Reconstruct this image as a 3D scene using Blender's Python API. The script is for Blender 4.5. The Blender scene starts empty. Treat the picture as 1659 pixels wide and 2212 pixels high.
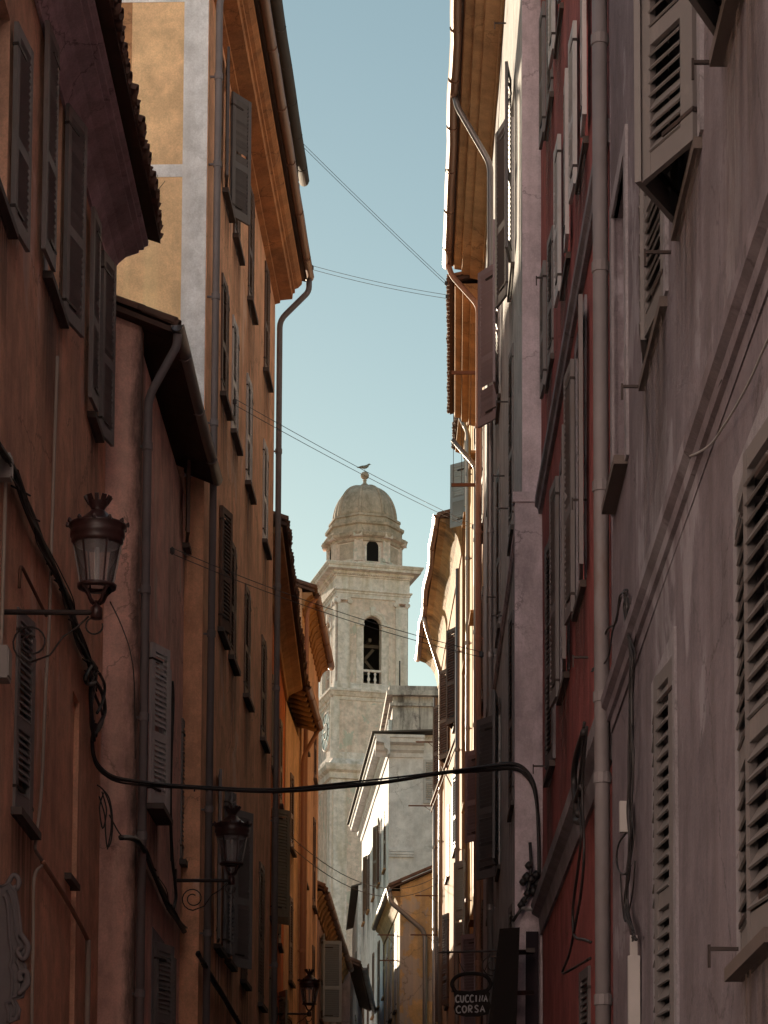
import bpy, math, random
from mathutils import Vector, Matrix, noise
random.seed(7)
R = math.radians
sc = bpy.context.scene
col = sc.collection
PI = math.pi

# ------------------------------------------------------------------ camera
F, PXC, PYC = 5223.0, 870.0, 2322.0          # focal length and principal point, in 1659x2212 picture units
PITCH = math.atan(478.0 / F)
ROLL = 0.004
GROUND = -1.6
cam = bpy.data.cameras.new('camera')
cam_o = bpy.data.objects.new('camera', cam)
col.objects.link(cam_o)
cam.sensor_fit = 'VERTICAL'
cam.sensor_height = 36.0
cam.sensor_width = 27.0
cam.lens = 36.0 * F / 2212.0
cam.shift_y = (PYC - 1106.0) / 2212.0
cam.shift_x = -(PXC - 829.5) / 2212.0
cam.clip_start = 0.1
cam.clip_end = 6000
cf = Vector((0, math.cos(PITCH), math.sin(PITCH)))
cr = Vector((1, 0, 0))
cu = cr.cross(cf)
cr2 = (cr + cu * ROLL).normalized()
cu2 = (cu - cr * ROLL).normalized()
m = Matrix((cr2, cu2, -cf)).transposed()
cam_o.matrix_world = m.to_4x4()
sc.camera = cam_o

# ------------------------------------------------------------------ light
SUN_AZ, SUN_EL = 16.5, 9.4                    # degrees left of straight ahead, above the horizon
w = bpy.data.worlds.new('World')
sc.world = w
w.use_nodes = True
nt = w.node_tree
nt.nodes.clear()
sky = nt.nodes.new('ShaderNodeTexSky')
sky.sky_type = 'NISHITA'
sky.sun_disc = False
sky.sun_elevation = R(SUN_EL)
sky.sun_rotation = R(-SUN_AZ)
sky.air_density = 1.0
sky.dust_density = 0.12
sky.ozone_density = 1.0
bg = nt.nodes.new('ShaderNodeBackground')
bg.inputs[1].default_value = 0.058
wo = nt.nodes.new('ShaderNodeOutputWorld')
tint = nt.nodes.new('ShaderNodeMix')
tint.data_type = 'RGBA'
tint.blend_type = 'MULTIPLY'
tint.inputs[0].default_value = 1.0
tint.inputs[7].default_value = (1.06, 1.03, 0.84, 1)
nt.links.new(sky.outputs[0], tint.inputs[6])
nt.links.new(tint.outputs[2], bg.inputs[0])
nt.links.new(bg.outputs[0], wo.inputs[0])
sl = bpy.data.lights.new('sun', 'SUN')
sl.energy = 4.4
sl.angle = R(0.5)
sl.color = (1.0, 0.82, 0.60)
so = bpy.data.objects.new('sun', sl)
col.objects.link(so)
sd = Vector((-math.sin(R(SUN_AZ)) * math.cos(R(SUN_EL)), math.cos(R(SUN_AZ)) * math.cos(R(SUN_EL)), math.sin(R(SUN_EL))))
so.rotation_euler = sd.to_track_quat('Z', 'Y').to_euler()
so.location = sd * 200
sc.view_settings.view_transform = 'Standard'
sc.view_settings.look = 'None'
sc.view_settings.exposure = 1.55
sc.view_settings.gamma = 1.0
sc.view_settings.use_curve_mapping = False
sc.render.engine = 'CYCLES'
sc.cycles.use_denoising = True
sc.cycles.max_bounces = 8
sc.cycles.diffuse_bounces = 5
sc.cycles.transparent_max_bounces = 8
sc.cycles.sample_clamp_indirect = 6

# ------------------------------------------------------------------ picture -> place
def ray(x, y):
    u, v = (x - PXC) / F, (PYC - y) / F
    return cr2 * u + cu2 * v + cf
def at(x, y, Y):
    d = ray(x, y)
    return d * (Y / d.y)
def px(p):
    d = Vector(p)
    k = d.dot(cf)
    return PXC + F * d.dot(cr2) / k, PYC - F * d.dot(cu2) / k

# ------------------------------------------------------------------ mesh gathering
class G:
    def __init__(s):
        s.v, s.f = [], []
    def add(s, vs, fs):
        o = len(s.v)
        s.v += [tuple(p) for p in vs]
        s.f += [tuple(i + o for i in f) for f in fs]
        return s
    def box(s, x0, x1, y0, y1, z0, z1, M=None):
        vs = [Vector(p) for p in ((x0,y0,z0),(x1,y0,z0),(x1,y1,z0),(x0,y1,z0),(x0,y0,z1),(x1,y0,z1),(x1,y1,z1),(x0,y1,z1))]
        if M is not None: vs = [M @ p for p in vs]
        return s.add(vs, [(0,3,2,1),(4,5,6,7),(0,1,5,4),(1,2,6,5),(2,3,7,6),(3,0,4,7)])
    def beam(s, a, b, w, h):
        a, b = Vector(a), Vector(b)
        d = (b - a)
        L = d.length
        M = Matrix.Translation(a) @ d.to_track_quat('X', 'Z').to_matrix().to_4x4()
        return s.box(0, L, -w/2, w/2, -h/2, h/2, M)
    def tube(s, pts, r, seg=8, cap=True):
        pts = [Vector(p) for p in pts]
        n = len(pts)
        rs = r if isinstance(r, (list, tuple)) else [r] * n
        vs, fs = [], []
        prev = None
        for i, p in enumerate(pts):
            t = (pts[min(i+1, n-1)] - pts[max(i-1, 0)]).normalized()
            if prev is None:
                a = Vector((0, 0, 1)) if abs(t.z) < 0.9 else Vector((1, 0, 0))
                u = t.cross(a).normalized()
            else:
                u = (prev - t * prev.dot(t)).normalized()
            prev = u
            b = t.cross(u)
            for k in range(seg):
                an = 2 * PI * k / seg
                vs.append(p + (u * math.cos(an) + b * math.sin(an)) * rs[i])
        for i in range(n - 1):
            for k in range(seg):
                k2 = (k + 1) % seg
                fs.append((i*seg+k, i*seg+k2, (i+1)*seg+k2, (i+1)*seg+k))
        if cap:
            fs.append(tuple(range(seg))[::-1])
            fs.append(tuple((n-1)*seg + k for k in range(seg)))
        return s.add(vs, fs)
    def lathe(s, prof, seg=16, c=(0,0,0), M=None, rot=0.0, cap=True):
        vs, fs = [], []
        for (r, z) in prof:
            for k in range(seg):
                a = 2 * PI * k / seg + rot
                p = Vector((c[0] + r * math.cos(a), c[1] + r * math.sin(a), c[2] + z))
                vs.append(M @ p if M is not None else p)
        for i in range(len(prof) - 1):
            for k in range(seg):
                k2 = (k + 1) % seg
                fs.append((i*seg+k, i*seg+k2, (i+1)*seg+k2, (i+1)*seg+k))
        if cap:
            fs.append(tuple(range(seg))[::-1])
            fs.append(tuple((len(prof)-1)*seg + k for k in range(seg)))
        return s.add(vs, fs)
    def prism(s, prof, p0, p1, M=None):
        """profile of (a,b) pairs closed, extruded between functions p0(a,b), p1(a,b)"""
        n = len(prof)
        vs = [Vector(p0(a, b)) for a, b in prof] + [Vector(p1(a, b)) for a, b in prof]
        if M is not None: vs = [M @ p for p in vs]
        fs = [(i, (i+1) % n, n + (i+1) % n, n + i) for i in range(n)]
        fs += [tuple(range(n))[::-1], tuple(range(n, 2*n))]
        return s.add(vs, fs)
    def mesh(s, name, mt, smooth=False):
        me = bpy.data.meshes.new(name)
        me.from_pydata(s.v, [], s.f)
        if mt: me.materials.append(mt)
        if smooth:
            for p in me.polygons: p.use_smooth = True
        me.update()
        return me
    def obj(s, name, mt, parent=None, smooth=False, kind=None, label=None):
        o = bpy.data.objects.new(name, s.mesh(name, mt, smooth))
        col.objects.link(o)
        if parent is not None: o.parent = parent
        if kind: o['kind'] = kind
        if label: o['label'] = label
        return o

def inst(name, me, parent, loc, rot=(0,0,0), scale=(1,1,1)):
    o = bpy.data.objects.new(name, me)
    col.objects.link(o)
    o.parent = parent
    o.location = loc
    o.rotation_euler = rot
    o.scale = scale
    return o
def thing(name, label, cat, loc=(0,0,0), rz=0.0, group=None):
    o = bpy.data.objects.new(name, None)
    col.objects.link(o)
    o.empty_display_size = 0.2
    o.location = loc
    o.rotation_euler = (0, 0, rz)
    o['label'] = label
    o['category'] = cat
    if group: o['group'] = group
    return o
def tag(o, label, cat, group=None):
    o['label'] = label
    o['category'] = cat
    if group: o['group'] = group
    return o
def place(o, base):
    """move a world-space mesh object's origin to its base point"""
    b = Vector(base)
    for v in o.data.vertices: v.co -= b
    o.location = b
    return o

# ------------------------------------------------------------------ materials
def mat(name, build):
    mt = bpy.data.materials.new(name)
    mt.use_nodes = True
    n = mt.node_tree.nodes
    bs = n['Principled BSDF']
    build(mt.node_tree, bs)
    return mt
def N(t, kind, **kw):
    nd = t.nodes.new(kind)
    for k, v in kw.items():
        if k.startswith('i_'):
            key = k[2:]
            nd.inputs[int(key) if key.isdigit() else key.replace('_', ' ')].default_value = v
        else: setattr(nd, k, v)
    return nd
def noise_of(t, scale, detail=4, rough=0.55, vec=None, dist=0.0):
    nz = N(t, 'ShaderNodeTexNoise')
    nz.inputs['Scale'].default_value = scale
    nz.inputs['Detail'].default_value = detail
    nz.inputs['Roughness'].default_value = rough
    nz.inputs['Distortion'].default_value = dist
    if vec is not None: t.links.new(vec, nz.inputs['Vector'])
    return nz
def ramp(t, src, stops):
    r = N(t, 'ShaderNodeValToRGB')
    e = r.color_ramp.elements
    while len(e) < len(stops): e.new(0.5)
    for i, (p, c) in enumerate(stops):
        e[i].position = p
        e[i].color = c if len(c) == 4 else (*c, 1)
    t.links.new(src, r.inputs[0])
    return r
def mix(t, fac, a, b, mode='MIX'):
    mx = N(t, 'ShaderNodeMix', data_type='RGBA', blend_type=mode)
    for sock, v in ((mx.inputs[0], fac), (mx.inputs[6], a), (mx.inputs[7], b)):
        if hasattr(v, 'is_linked') or hasattr(v, 'node'): t.links.new(v, sock)
        elif isinstance(v, (int, float)): sock.default_value = v
        else: sock.default_value = (*v, 1)
    return mx.outputs[2]
def objvec(t, scale=(1,1,1), loc=(0,0,0)):
    tc = N(t, 'ShaderNodeTexCoord')
    mp = N(t, 'ShaderNodeMapping')
    mp.inputs['Scale'].default_value = scale
    mp.inputs['Location'].default_value = loc
    t.links.new(tc.outputs['Object'], mp.inputs['Vector'])
    return mp.outputs[0]
def bump(t, bs, h, strength=0.3, dist=0.01):
    b = N(t, 'ShaderNodeBump')
    b.inputs['Strength'].default_value = strength
    b.inputs['Distance'].default_value = dist
    t.links.new(h, b.inputs['Height'])
    t.links.new(b.outputs[0], bs.inputs['Normal'])
def plaster(name, c1, c2, dirt=(0.08, 0.06, 0.055), dirt_amt=0.5, patch=None, patch_at=0.62, streak=0.5, seed=0.0, rough=0.9, coarse=1.0, crack=0.6):
    """lime plaster: cloudy two-tone limewash, run-off streaks, sooty stains, hairline cracks and optional bare patches"""
    def b(t, bs):
        v = objvec(t, loc=(seed * 3.1, seed * 1.7, seed))
        big = noise_of(t, 0.5, 6, 0.64, v, 0.6)
        med = noise_of(t, 2.6, 7, 0.68, v, 0.2)
        grain = noise_of(t, 46, 3, 0.7, v)
        c = mix(t, ramp(t, big.outputs[0], [(0.36, (0,0,0)), (0.64, (1,1,1))]).outputs[0], c1, c2)
        def times(c, src, lo, hi, a=0.3, b_=0.7):
            mx = t.nodes.new('ShaderNodeMix'); mx.data_type = 'RGBA'; mx.blend_type = 'MULTIPLY'
            mx.inputs[0].default_value = 1.0
            t.links.new(c, mx.inputs[6]); t.links.new(ramp(t, src, [(a, (lo,)*3), (b_, (hi,)*3)]).outputs[0], mx.inputs[7])
            return mx.outputs[2]
        c = times(c, med.outputs[0], 0.80, 1.14, .38, .62)
        c = times(c, grain.outputs[0], 0.89, 1.09, .35, .65)
        if patch is not None:
            pn = noise_of(t, 0.9 * coarse, 6, 0.62, objvec(t, scale=(1,1,0.7), loc=(seed*5, 2, seed)), 0.3)
            pf = ramp(t, pn.outputs[0], [(patch_at, (0,0,0)), (patch_at + 0.03, (1,1,1))]).outputs[0]
            c = mix(t, pf, c, patch)
        st = noise_of(t, 1.3, 6, 0.6, objvec(t, scale=(1.5, 1.5, 0.09), loc=(seed, seed * 2.3, 0)), 0.5)
        sf = ramp(t, st.outputs[0], [(0.47, (0,0,0)), (0.68, (streak, streak, streak))]).outputs[0]
        c = mix(t, sf, c, dirt)
        sl_ = noise_of(t, 1.1, 4, 0.6, objvec(t, scale=(2.2, 2.2, 0.07), loc=(seed * 4, seed, 3)))
        c = mix(t, ramp(t, sl_.outputs[0], [(0.52, (0,0,0)), (0.66, (0.3,)*3)]).outputs[0], c, tuple(min(.9, x * 1.35) for x in c1))
        dn = noise_of(t, 0.8, 9, 0.72, objvec(t, scale=(1.2,1.2,0.45), loc=(seed*7, 0, seed*3)))
        df = ramp(t, dn.outputs[0], [(0.49, (0,0,0)), (0.66, (dirt_amt, dirt_amt, dirt_amt))]).outputs[0]
        c = mix(t, df, c, dirt)
        vo = N(t, 'ShaderNodeTexVoronoi', feature='DISTANCE_TO_EDGE')
        vo.inputs['Scale'].default_value = 0.8
        wv = noise_of(t, 2.0, 5, 0.7, v)
        va = N(t, 'ShaderNodeVectorMath', operation='MULTIPLY_ADD')
        t.links.new(wv.outputs['Color'], va.inputs[0]); va.inputs[1].default_value = (0.55,)*3; t.links.new(v, va.inputs[2])
        t.links.new(va.outputs[0], vo.inputs['Vector'])
        gate = ramp(t, noise_of(t, 0.45, 3, 0.5, objvec(t, loc=(seed, 8, 2))).outputs[0], [(0.49, (0,0,0)), (0.56, (1,1,1))]).outputs[0]
        ck = ramp(t, vo.outputs['Distance'], [(0.0, (crack,)*3), (0.014, (0,0,0))]).outputs[0]
        gm = N(t, 'ShaderNodeMath', operation='MULTIPLY'); t.links.new(gate, gm.inputs[0]); t.links.new(ck, gm.inputs[1])
        c = mix(t, gm.outputs[0], c, tuple(x * .5 for x in dirt))
        t.links.new(c, bs.inputs['Base Color'])
        bs.inputs['Roughness'].default_value = rough
        bs.inputs['Specular IOR Level'].default_value = 0.25
        fine = noise_of(t, 26, 6, 0.7, v)
        mid = noise_of(t, 4.5, 4, 0.6, v)
        ad = N(t, 'ShaderNodeMath', operation='MULTIPLY_ADD')
        t.links.new(mid.outputs[0], ad.inputs[0]); ad.inputs[1].default_value = 1.6
        t.links.new(fine.outputs[0], ad.inputs[2])
        bump(t, bs, ad.outputs[0], 0.6, 0.014)
    return mat(name, b)
def paint(name, c, c2=None, rough=0.55, wear=(0.12,0.09,0.07), wear_amt=0.25, metal=0.0, bumpy=0.2, scale=8.0, spec=0.4):
    def b(t, bs):
        v = objvec(t)
        nz = noise_of(t, scale, 6, 0.65, v)
        cc = mix(t, nz.outputs[0], c, c2 if c2 else tuple(x * 0.78 for x in c))
        n2 = noise_of(t, scale * 0.45, 8, 0.75, objvec(t, scale=(1,1,0.4), loc=(3,1,5)))
        wf = ramp(t, n2.outputs[0], [(0.56, (0,0,0)), (0.7, (wear_amt,)*3)]).outputs[0]
        cc = mix(t, wf, cc, wear)
        t.links.new(cc, bs.inputs['Base Color'])
        bs.inputs['Roughness'].default_value = rough
        bs.inputs['Metallic'].default_value = metal
        bs.inputs['Specular IOR Level'].default_value = spec
        bump(t, bs, noise_of(t, scale * 6, 4, 0.6, v).outputs[0], bumpy, 0.004)
    return mat(name, b)

M_brown  = plaster('ochre_brown_plaster', (0.80,0.475,0.325), (0.72,0.42,0.29), dirt=(0.34,0.215,0.165), dirt_amt=0.6, streak=0.36, seed=1, patch=(0.80,0.56,0.45), patch_at=0.60, coarse=.9)
M_salmon = plaster('salmon_plaster', (0.82,0.51,0.43), (0.75,0.46,0.39), dirt=(0.34,0.225,0.19), dirt_amt=0.65, streak=0.4, seed=2, patch=(0.62,0.50,0.45), patch_at=0.615, coarse=1.1)
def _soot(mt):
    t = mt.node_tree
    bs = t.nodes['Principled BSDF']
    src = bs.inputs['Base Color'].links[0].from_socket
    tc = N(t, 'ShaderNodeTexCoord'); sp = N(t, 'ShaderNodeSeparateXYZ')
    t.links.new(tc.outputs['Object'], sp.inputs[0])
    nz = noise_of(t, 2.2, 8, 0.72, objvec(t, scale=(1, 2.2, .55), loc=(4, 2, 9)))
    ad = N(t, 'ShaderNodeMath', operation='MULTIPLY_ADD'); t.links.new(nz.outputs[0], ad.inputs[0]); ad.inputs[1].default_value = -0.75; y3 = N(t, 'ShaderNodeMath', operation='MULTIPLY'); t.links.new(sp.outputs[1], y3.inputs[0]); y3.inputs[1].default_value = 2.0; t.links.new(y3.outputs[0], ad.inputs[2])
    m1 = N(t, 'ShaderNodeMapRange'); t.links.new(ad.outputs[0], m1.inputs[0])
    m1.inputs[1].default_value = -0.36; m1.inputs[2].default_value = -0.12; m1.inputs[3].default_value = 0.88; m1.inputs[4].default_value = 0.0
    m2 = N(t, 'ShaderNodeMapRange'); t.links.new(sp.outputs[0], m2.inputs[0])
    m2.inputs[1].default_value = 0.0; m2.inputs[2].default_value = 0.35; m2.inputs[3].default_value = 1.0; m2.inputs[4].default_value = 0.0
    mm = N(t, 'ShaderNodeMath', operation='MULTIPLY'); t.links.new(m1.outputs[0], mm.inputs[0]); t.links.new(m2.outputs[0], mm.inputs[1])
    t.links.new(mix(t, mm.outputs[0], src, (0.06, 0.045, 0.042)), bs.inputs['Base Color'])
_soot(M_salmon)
M_orange = plaster('orange_plaster', (0.86,0.475,0.295), (0.80,0.435,0.27), dirt=(0.42,0.235,0.15), dirt_amt=0.4, streak=0.36, seed=3, patch=(0.84,0.56,0.42), patch_at=0.625, coarse=.9)
M_yellow = plaster('pale_yellow_plaster', (0.84,0.60,0.34), (0.79,0.55,0.32), dirt=(0.52,0.38,0.24), dirt_amt=0.25, streak=0.15, seed=4, crack=0.12)
M_white  = plaster('grey_white_plaster', (0.53,0.515,0.515), (0.48,0.465,0.465), dirt=(0.3,0.28,0.26), dirt_amt=0.3, streak=0.35, seed=5)
M_quoin  = plaster('white_limewash', (0.76,0.80,0.83), (0.72,0.76,0.79), dirt=(0.4,0.4,0.39), dirt_amt=0.25, streak=0.25, seed=6, crack=0.15)
M_redor  = plaster('red_orange_plaster', (0.64,0.19,0.06), (0.55,0.165,0.06), dirt=(0.22,0.08,0.05), dirt_amt=0.35, streak=0.4, seed=7)
M_peach  = plaster('peach_plaster', (0.80,0.53,0.36), (0.72,0.48,0.34), dirt=(0.3,0.18,0.1), dirt_amt=0.35, streak=0.45, seed=8)
M_mauve  = plaster('mauve_plaster', (0.42,0.33,0.34), (0.36,0.28,0.29), dirt_amt=0.5, streak=0.5, seed=9)
M_red    = plaster('dark_red_plaster', (0.37,0.11,0.10), (0.33,0.097,0.09), dirt=(0.09,0.04,0.04), dirt_amt=0.45, streak=0.5, seed=10)
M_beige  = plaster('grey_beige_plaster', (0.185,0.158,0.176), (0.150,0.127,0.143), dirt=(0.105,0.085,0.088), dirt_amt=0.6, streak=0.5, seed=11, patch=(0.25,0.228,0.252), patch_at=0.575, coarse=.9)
M_surr   = plaster('lavender_grey_limewash', (0.25,0.232,0.25), (0.225,0.21,0.228), dirt=(0.16,0.14,0.145), dirt_amt=0.4, streak=0.3, seed=12)
M_bounce = plaster('pink_white_fill_bounce', (0.92,0.82,0.92), (0.89,0.79,0.89), dirt=(0.75,0.66,0.73), dirt_amt=0.3, streak=0.2, seed=33)  # pink-white tint chosen to colour the bounced fill light
M_lilac  = plaster('lilac_grey_plaster', (0.60,0.52,0.56), (0.54,0.465,0.505), dirt=(0.16,0.13,0.14), dirt_amt=0.55, streak=0.35, seed=13)
M_gold   = plaster('golden_yellow_plaster', (0.52,0.29,0.07), (0.46,0.26,0.07), dirt=(0.3,0.18,0.07), dirt_amt=0.3, streak=0.45, seed=14)
M_pinkor = plaster('pink_orange_plaster', (0.47,0.255,0.125), (0.42,0.23,0.115), dirt=(0.28,0.17,0.1), dirt_amt=0.4, streak=0.6, seed=15)
M_ochre  = plaster('patchy_ochre_plaster', (0.70,0.48,0.24), (0.62,0.43,0.23), dirt=(0.28,0.24,0.2), dirt_amt=0.4, patch=(0.50,0.44,0.40), patch_at=0.51, streak=0.4, seed=16)
M_church = plaster('church_stucco', (0.88,0.68,0.62), (0.90,0.74,0.69), dirt=(0.36,0.27,0.16), dirt_amt=0.28, patch=(0.66,0.63,0.58), patch_at=0.58, streak=0.3, seed=17, crack=0.3)
M_trimst = plaster('church_trim_stucco', (0.90,0.78,0.76), (0.91,0.80,0.79), dirt=(0.40,0.29,0.14), dirt_amt=0.3, streak=0.4, seed=18, crack=0.2)
M_dome   = plaster('dome_render', (0.58,0.44,0.37), (0.64,0.50,0.42), dirt=(0.2,0.16,0.11), dirt_amt=0.6, streak=0.3, seed=19)
M_soot   = plaster('sooty_stained_render', (0.64,0.57,0.54), (0.54,0.47,0.45), dirt=(0.10,0.085,0.08), dirt_amt=0.9, patch=(0.3,0.25,0.25), patch_at=0.6, streak=0.8, seed=20)
M_cove   = plaster('mauve_cornice_plaster', (0.66,0.54,0.60), (0.60,0.49,0.55), dirt_amt=0.35, streak=0.15, seed=21)
M_coveor = plaster('orange_cornice_plaster', (0.58,0.26,0.11), (0.50,0.22,0.10), dirt=(0.2,0.1,0.06), dirt_amt=0.5, streak=0.2, seed=22)
M_covebr = plaster('tan_cornice_plaster', (0.48,0.28,0.14), (0.40,0.235,0.125), dirt=(0.2,0.12,0.07), dirt_amt=0.5, streak=0.2, seed=23)
M_covest = plaster('stained_cove_plaster', (0.52,0.34,0.17), (0.42,0.27,0.15), dirt=(0.09,0.07,0.055), dirt_amt=0.85, streak=0.3, seed=24)
M_sootwall = plaster('soot_blackened_plaster', (0.34,0.18,0.13), (0.2,0.115,0.09), dirt=(0.045,0.035,0.032), dirt_amt=0.9, streak=0.9, seed=25)
M_tile   = paint('terracotta_tile', (0.20,0.115,0.085), (0.13,0.085,0.068), rough=0.9, wear=(0.07,0.06,0.05), wear_amt=0.6, scale=5, spec=0.2)
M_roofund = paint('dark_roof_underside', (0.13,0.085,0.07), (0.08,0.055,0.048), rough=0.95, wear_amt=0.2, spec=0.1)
M_zinc   = paint('zinc_metal', (0.30,0.28,0.28), (0.24,0.225,0.23), rough=0.42, wear=(0.18,0.15,0.14), wear_amt=0.5, metal=0.55)
M_copper = paint('weathered_copper', (0.27,0.145,0.09), (0.21,0.115,0.08), rough=0.42, wear=(0.16,0.09,0.07), wear_amt=0.4, metal=0.3)
M_pipe   = paint('grey_painted_pipe', (0.21,0.19,0.195), (0.12,0.108,0.112), rough=0.6, wear=(0.13,0.08,0.06), wear_amt=0.65, scale=3.2)
M_pipewh = paint('off_white_pipe', (0.40,0.34,0.29), (0.33,0.27,0.23), rough=0.6, wear=(0.2,0.12,0.08), wear_amt=0.7)
M_pipebr = paint('brown_painted_pipe', (0.40,0.21,0.14), (0.33,0.17,0.12), rough=0.6, wear=(0.1,0.06,0.05), wear_amt=0.5)
M_shgrey = paint('grey_shutter_paint', (0.22,0.20,0.20), (0.17,0.155,0.155), rough=0.6, wear=(0.16,0.12,0.10), wear_amt=0.5)
M_shr1   = paint('worn_dark_shutter_paint', (0.15,0.137,0.135), (0.115,0.105,0.105), rough=0.65, wear=(0.24,0.21,0.2), wear_amt=0.45, scale=5)
M_shbrn  = paint('brown_shutter_paint', (0.15,0.085,0.06), (0.10,0.06,0.045), rough=0.55, wear=(0.2,0.14,0.1), wear_amt=0.4)
M_shpale = paint('pale_grey_shutter_paint', (0.52,0.50,0.50), (0.44,0.42,0.42), rough=0.5, wear=(0.25,0.2,0.17), wear_amt=0.45)
M_shblue = paint('blue_grey_shutter_paint', (0.33,0.39,0.43), (0.28,0.33,0.37), rough=0.55, wear=(0.25,0.25,0.25), wear_amt=0.35)
M_shmauve = paint('mauve_shutter_paint', (0.30,0.235,0.25), (0.25,0.195,0.21), rough=0.6, wear=(0.15,0.1,0.1), wear_amt=0.4)
M_sholive = paint('olive_grey_shutter_paint', (0.27,0.235,0.17), (0.22,0.19,0.14), rough=0.6, wear=(0.13,0.1,0.07), wear_amt=0.5)
M_shdark = paint('dark_grey_shutter_paint', (0.13,0.12,0.125), (0.10,0.09,0.095), rough=0.55, wear_amt=0.3)
M_iron   = paint('black_iron', (0.03,0.025,0.025), (0.045,0.03,0.026), rough=0.5, wear=(0.12,0.055,0.035), wear_amt=0.5, metal=0.3)
M_rust   = paint('rusted_iron', (0.16,0.075,0.045), (0.11,0.05,0.035), rough=0.8, wear_amt=0.3)
M_oxblood = paint('oxblood_lamp_paint', (0.042,0.016,0.015), (0.028,0.012,0.012), rough=0.38, wear_amt=0.2, spec=0.5)
M_cable  = paint('black_cable_sheath', (0.018,0.016,0.017), (0.03,0.027,0.027), rough=0.5, wear_amt=0.1)
M_wire   = paint('grey_wire', (0.07,0.07,0.075), rough=0.6, wear_amt=0.1)
M_cabgr  = paint('pale_grey_cable', (0.3,0.29,0.29), rough=0.55, wear_amt=0.2)
M_plast  = paint('white_plastic', (0.36,0.34,0.33), (0.30,0.285,0.275), rough=0.5, wear=(0.3,0.25,0.22), wear_amt=0.5)
M_sill   = paint('slate_sill', (0.12,0.095,0.085), (0.085,0.07,0.065), rough=0.75, wear_amt=0.3, spec=0.25)
M_carved = paint('grey_carved_wood', (0.20,0.18,0.185), (0.13,0.115,0.12), rough=0.7, wear=(0.07,0.06,0.06), wear_amt=0.6, scale=10)
M_signb  = paint('black_sign_board', (0.014,0.012,0.012), (0.02,0.016,0.015), rough=0.8, wear_amt=0.1, spec=0.08)
M_letter = paint('grey_sign_lettering', (0.42,0.42,0.44), (0.34,0.34,0.36), rough=0.6, wear=(0.1,0.1,0.1), wear_amt=0.5, scale=20)
M_panel  = paint('dark_purple_panel', (0.035,0.027,0.034), rough=0.8, wear_amt=0.2, spec=0.1)
M_c1     = plaster('pale_white_plaster', (0.80,0.78,0.80), (0.75,0.735,0.755), dirt=(0.6,0.58,0.58), dirt_amt=0.3, streak=0.4, seed=40)
M_bellin = paint('belfry_shade', (0.06,0.05,0.045), rough=0.95, wear_amt=0.1, spec=0.05)  # near-black lining colour: the dimness inside the belfry painted on
M_wood   = paint('grey_timber', (0.17,0.12,0.085), (0.12,0.085,0.065), rough=0.85, wear_amt=0.3, scale=6)
M_bronze = paint('bell_bronze', (0.16,0.13,0.09), rough=0.4, metal=0.8)
M_dark   = paint('opening_shade', (0.02,0.018,0.018), rough=0.95, wear_amt=0.0, spec=0.05)
M_clock  = paint('white_clock_enamel', (0.85,0.86,0.86), (0.80,0.81,0.81), rough=0.25, wear_amt=0.1)
M_gullw  = paint('gull_plumage', (0.30,0.28,0.27), (0.24,0.22,0.22), rough=0.9, wear_amt=0.1)
M_slate  = paint('grey_slate_roof', (0.13,0.115,0.105), (0.10,0.085,0.08), rough=0.95, spec=0.1, wear=(0.2,0.15,0.1), wear_amt=0.4, scale=3)
M_asph   = plaster('street_paving', (0.20,0.18,0.165), (0.16,0.145,0.135), dirt_amt=0.5, seed=30)
M_earth  = plaster('earth', (0.16,0.13,0.09), (0.13,0.11,0.08), seed=31)
M_hill   = plaster('scrub_hillside', (0.08,0.085,0.06), (0.11,0.10,0.075), dirt=(0.05,0.06,0.045), seed=32)
M_leaf   = paint('ivy_leaf', (0.06,0.07,0.03), (0.1,0.08,0.04), rough=0.7, wear_amt=0.2)
def _glass(t, bs):
    bs.inputs['Base Color'].default_value = (0.03, 0.032, 0.035, 1)
    bs.inputs['Roughness'].default_value = 0.08
    bs.inputs['Specular IOR Level'].default_value = 0.6
M_glass = mat('window_glass', _glass)
def _lglass(t, bs):
    n = t.nodes
    tr = n.new('ShaderNodeBsdfTransparent'); tr.inputs[0].default_value = (0.95, 0.95, 0.96, 1)
    gl = n.new('ShaderNodeBsdfGlossy'); gl.inputs['Roughness'].default_value = 0.12
    df = n.new('ShaderNodeBsdfTranslucent'); df.inputs[0].default_value = (0.85, 0.84, 0.86, 1)
    d2 = n.new('ShaderNodeBsdfDiffuse'); d2.inputs[0].default_value = (0.85, 0.84, 0.86, 1)
    m0 = n.new('ShaderNodeMixShader'); m0.inputs[0].default_value = 0.5
    t.links.new(df.outputs[0], m0.inputs[1]); t.links.new(d2.outputs[0], m0.inputs[2])
    lw = n.new('ShaderNodeFresnel'); lw.inputs[0].default_value = 1.45
    m1 = n.new('ShaderNodeMixShader'); m1.inputs[0].default_value = 0.24
    m2 = n.new('ShaderNodeMixShader')
    t.links.new(tr.outputs[0], m1.inputs[1]); t.links.new(m0.outputs[0], m1.inputs[2])
    t.links.new(lw.outputs[0], m2.inputs[0]); t.links.new(m1.outputs[0], m2.inputs[1]); t.links.new(gl.outputs[0], m2.inputs[2])
    t.links.new(m2.outputs[0], n['Material Output'].inputs[0])
M_lglass = mat('lantern_glass', _lglass)

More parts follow.
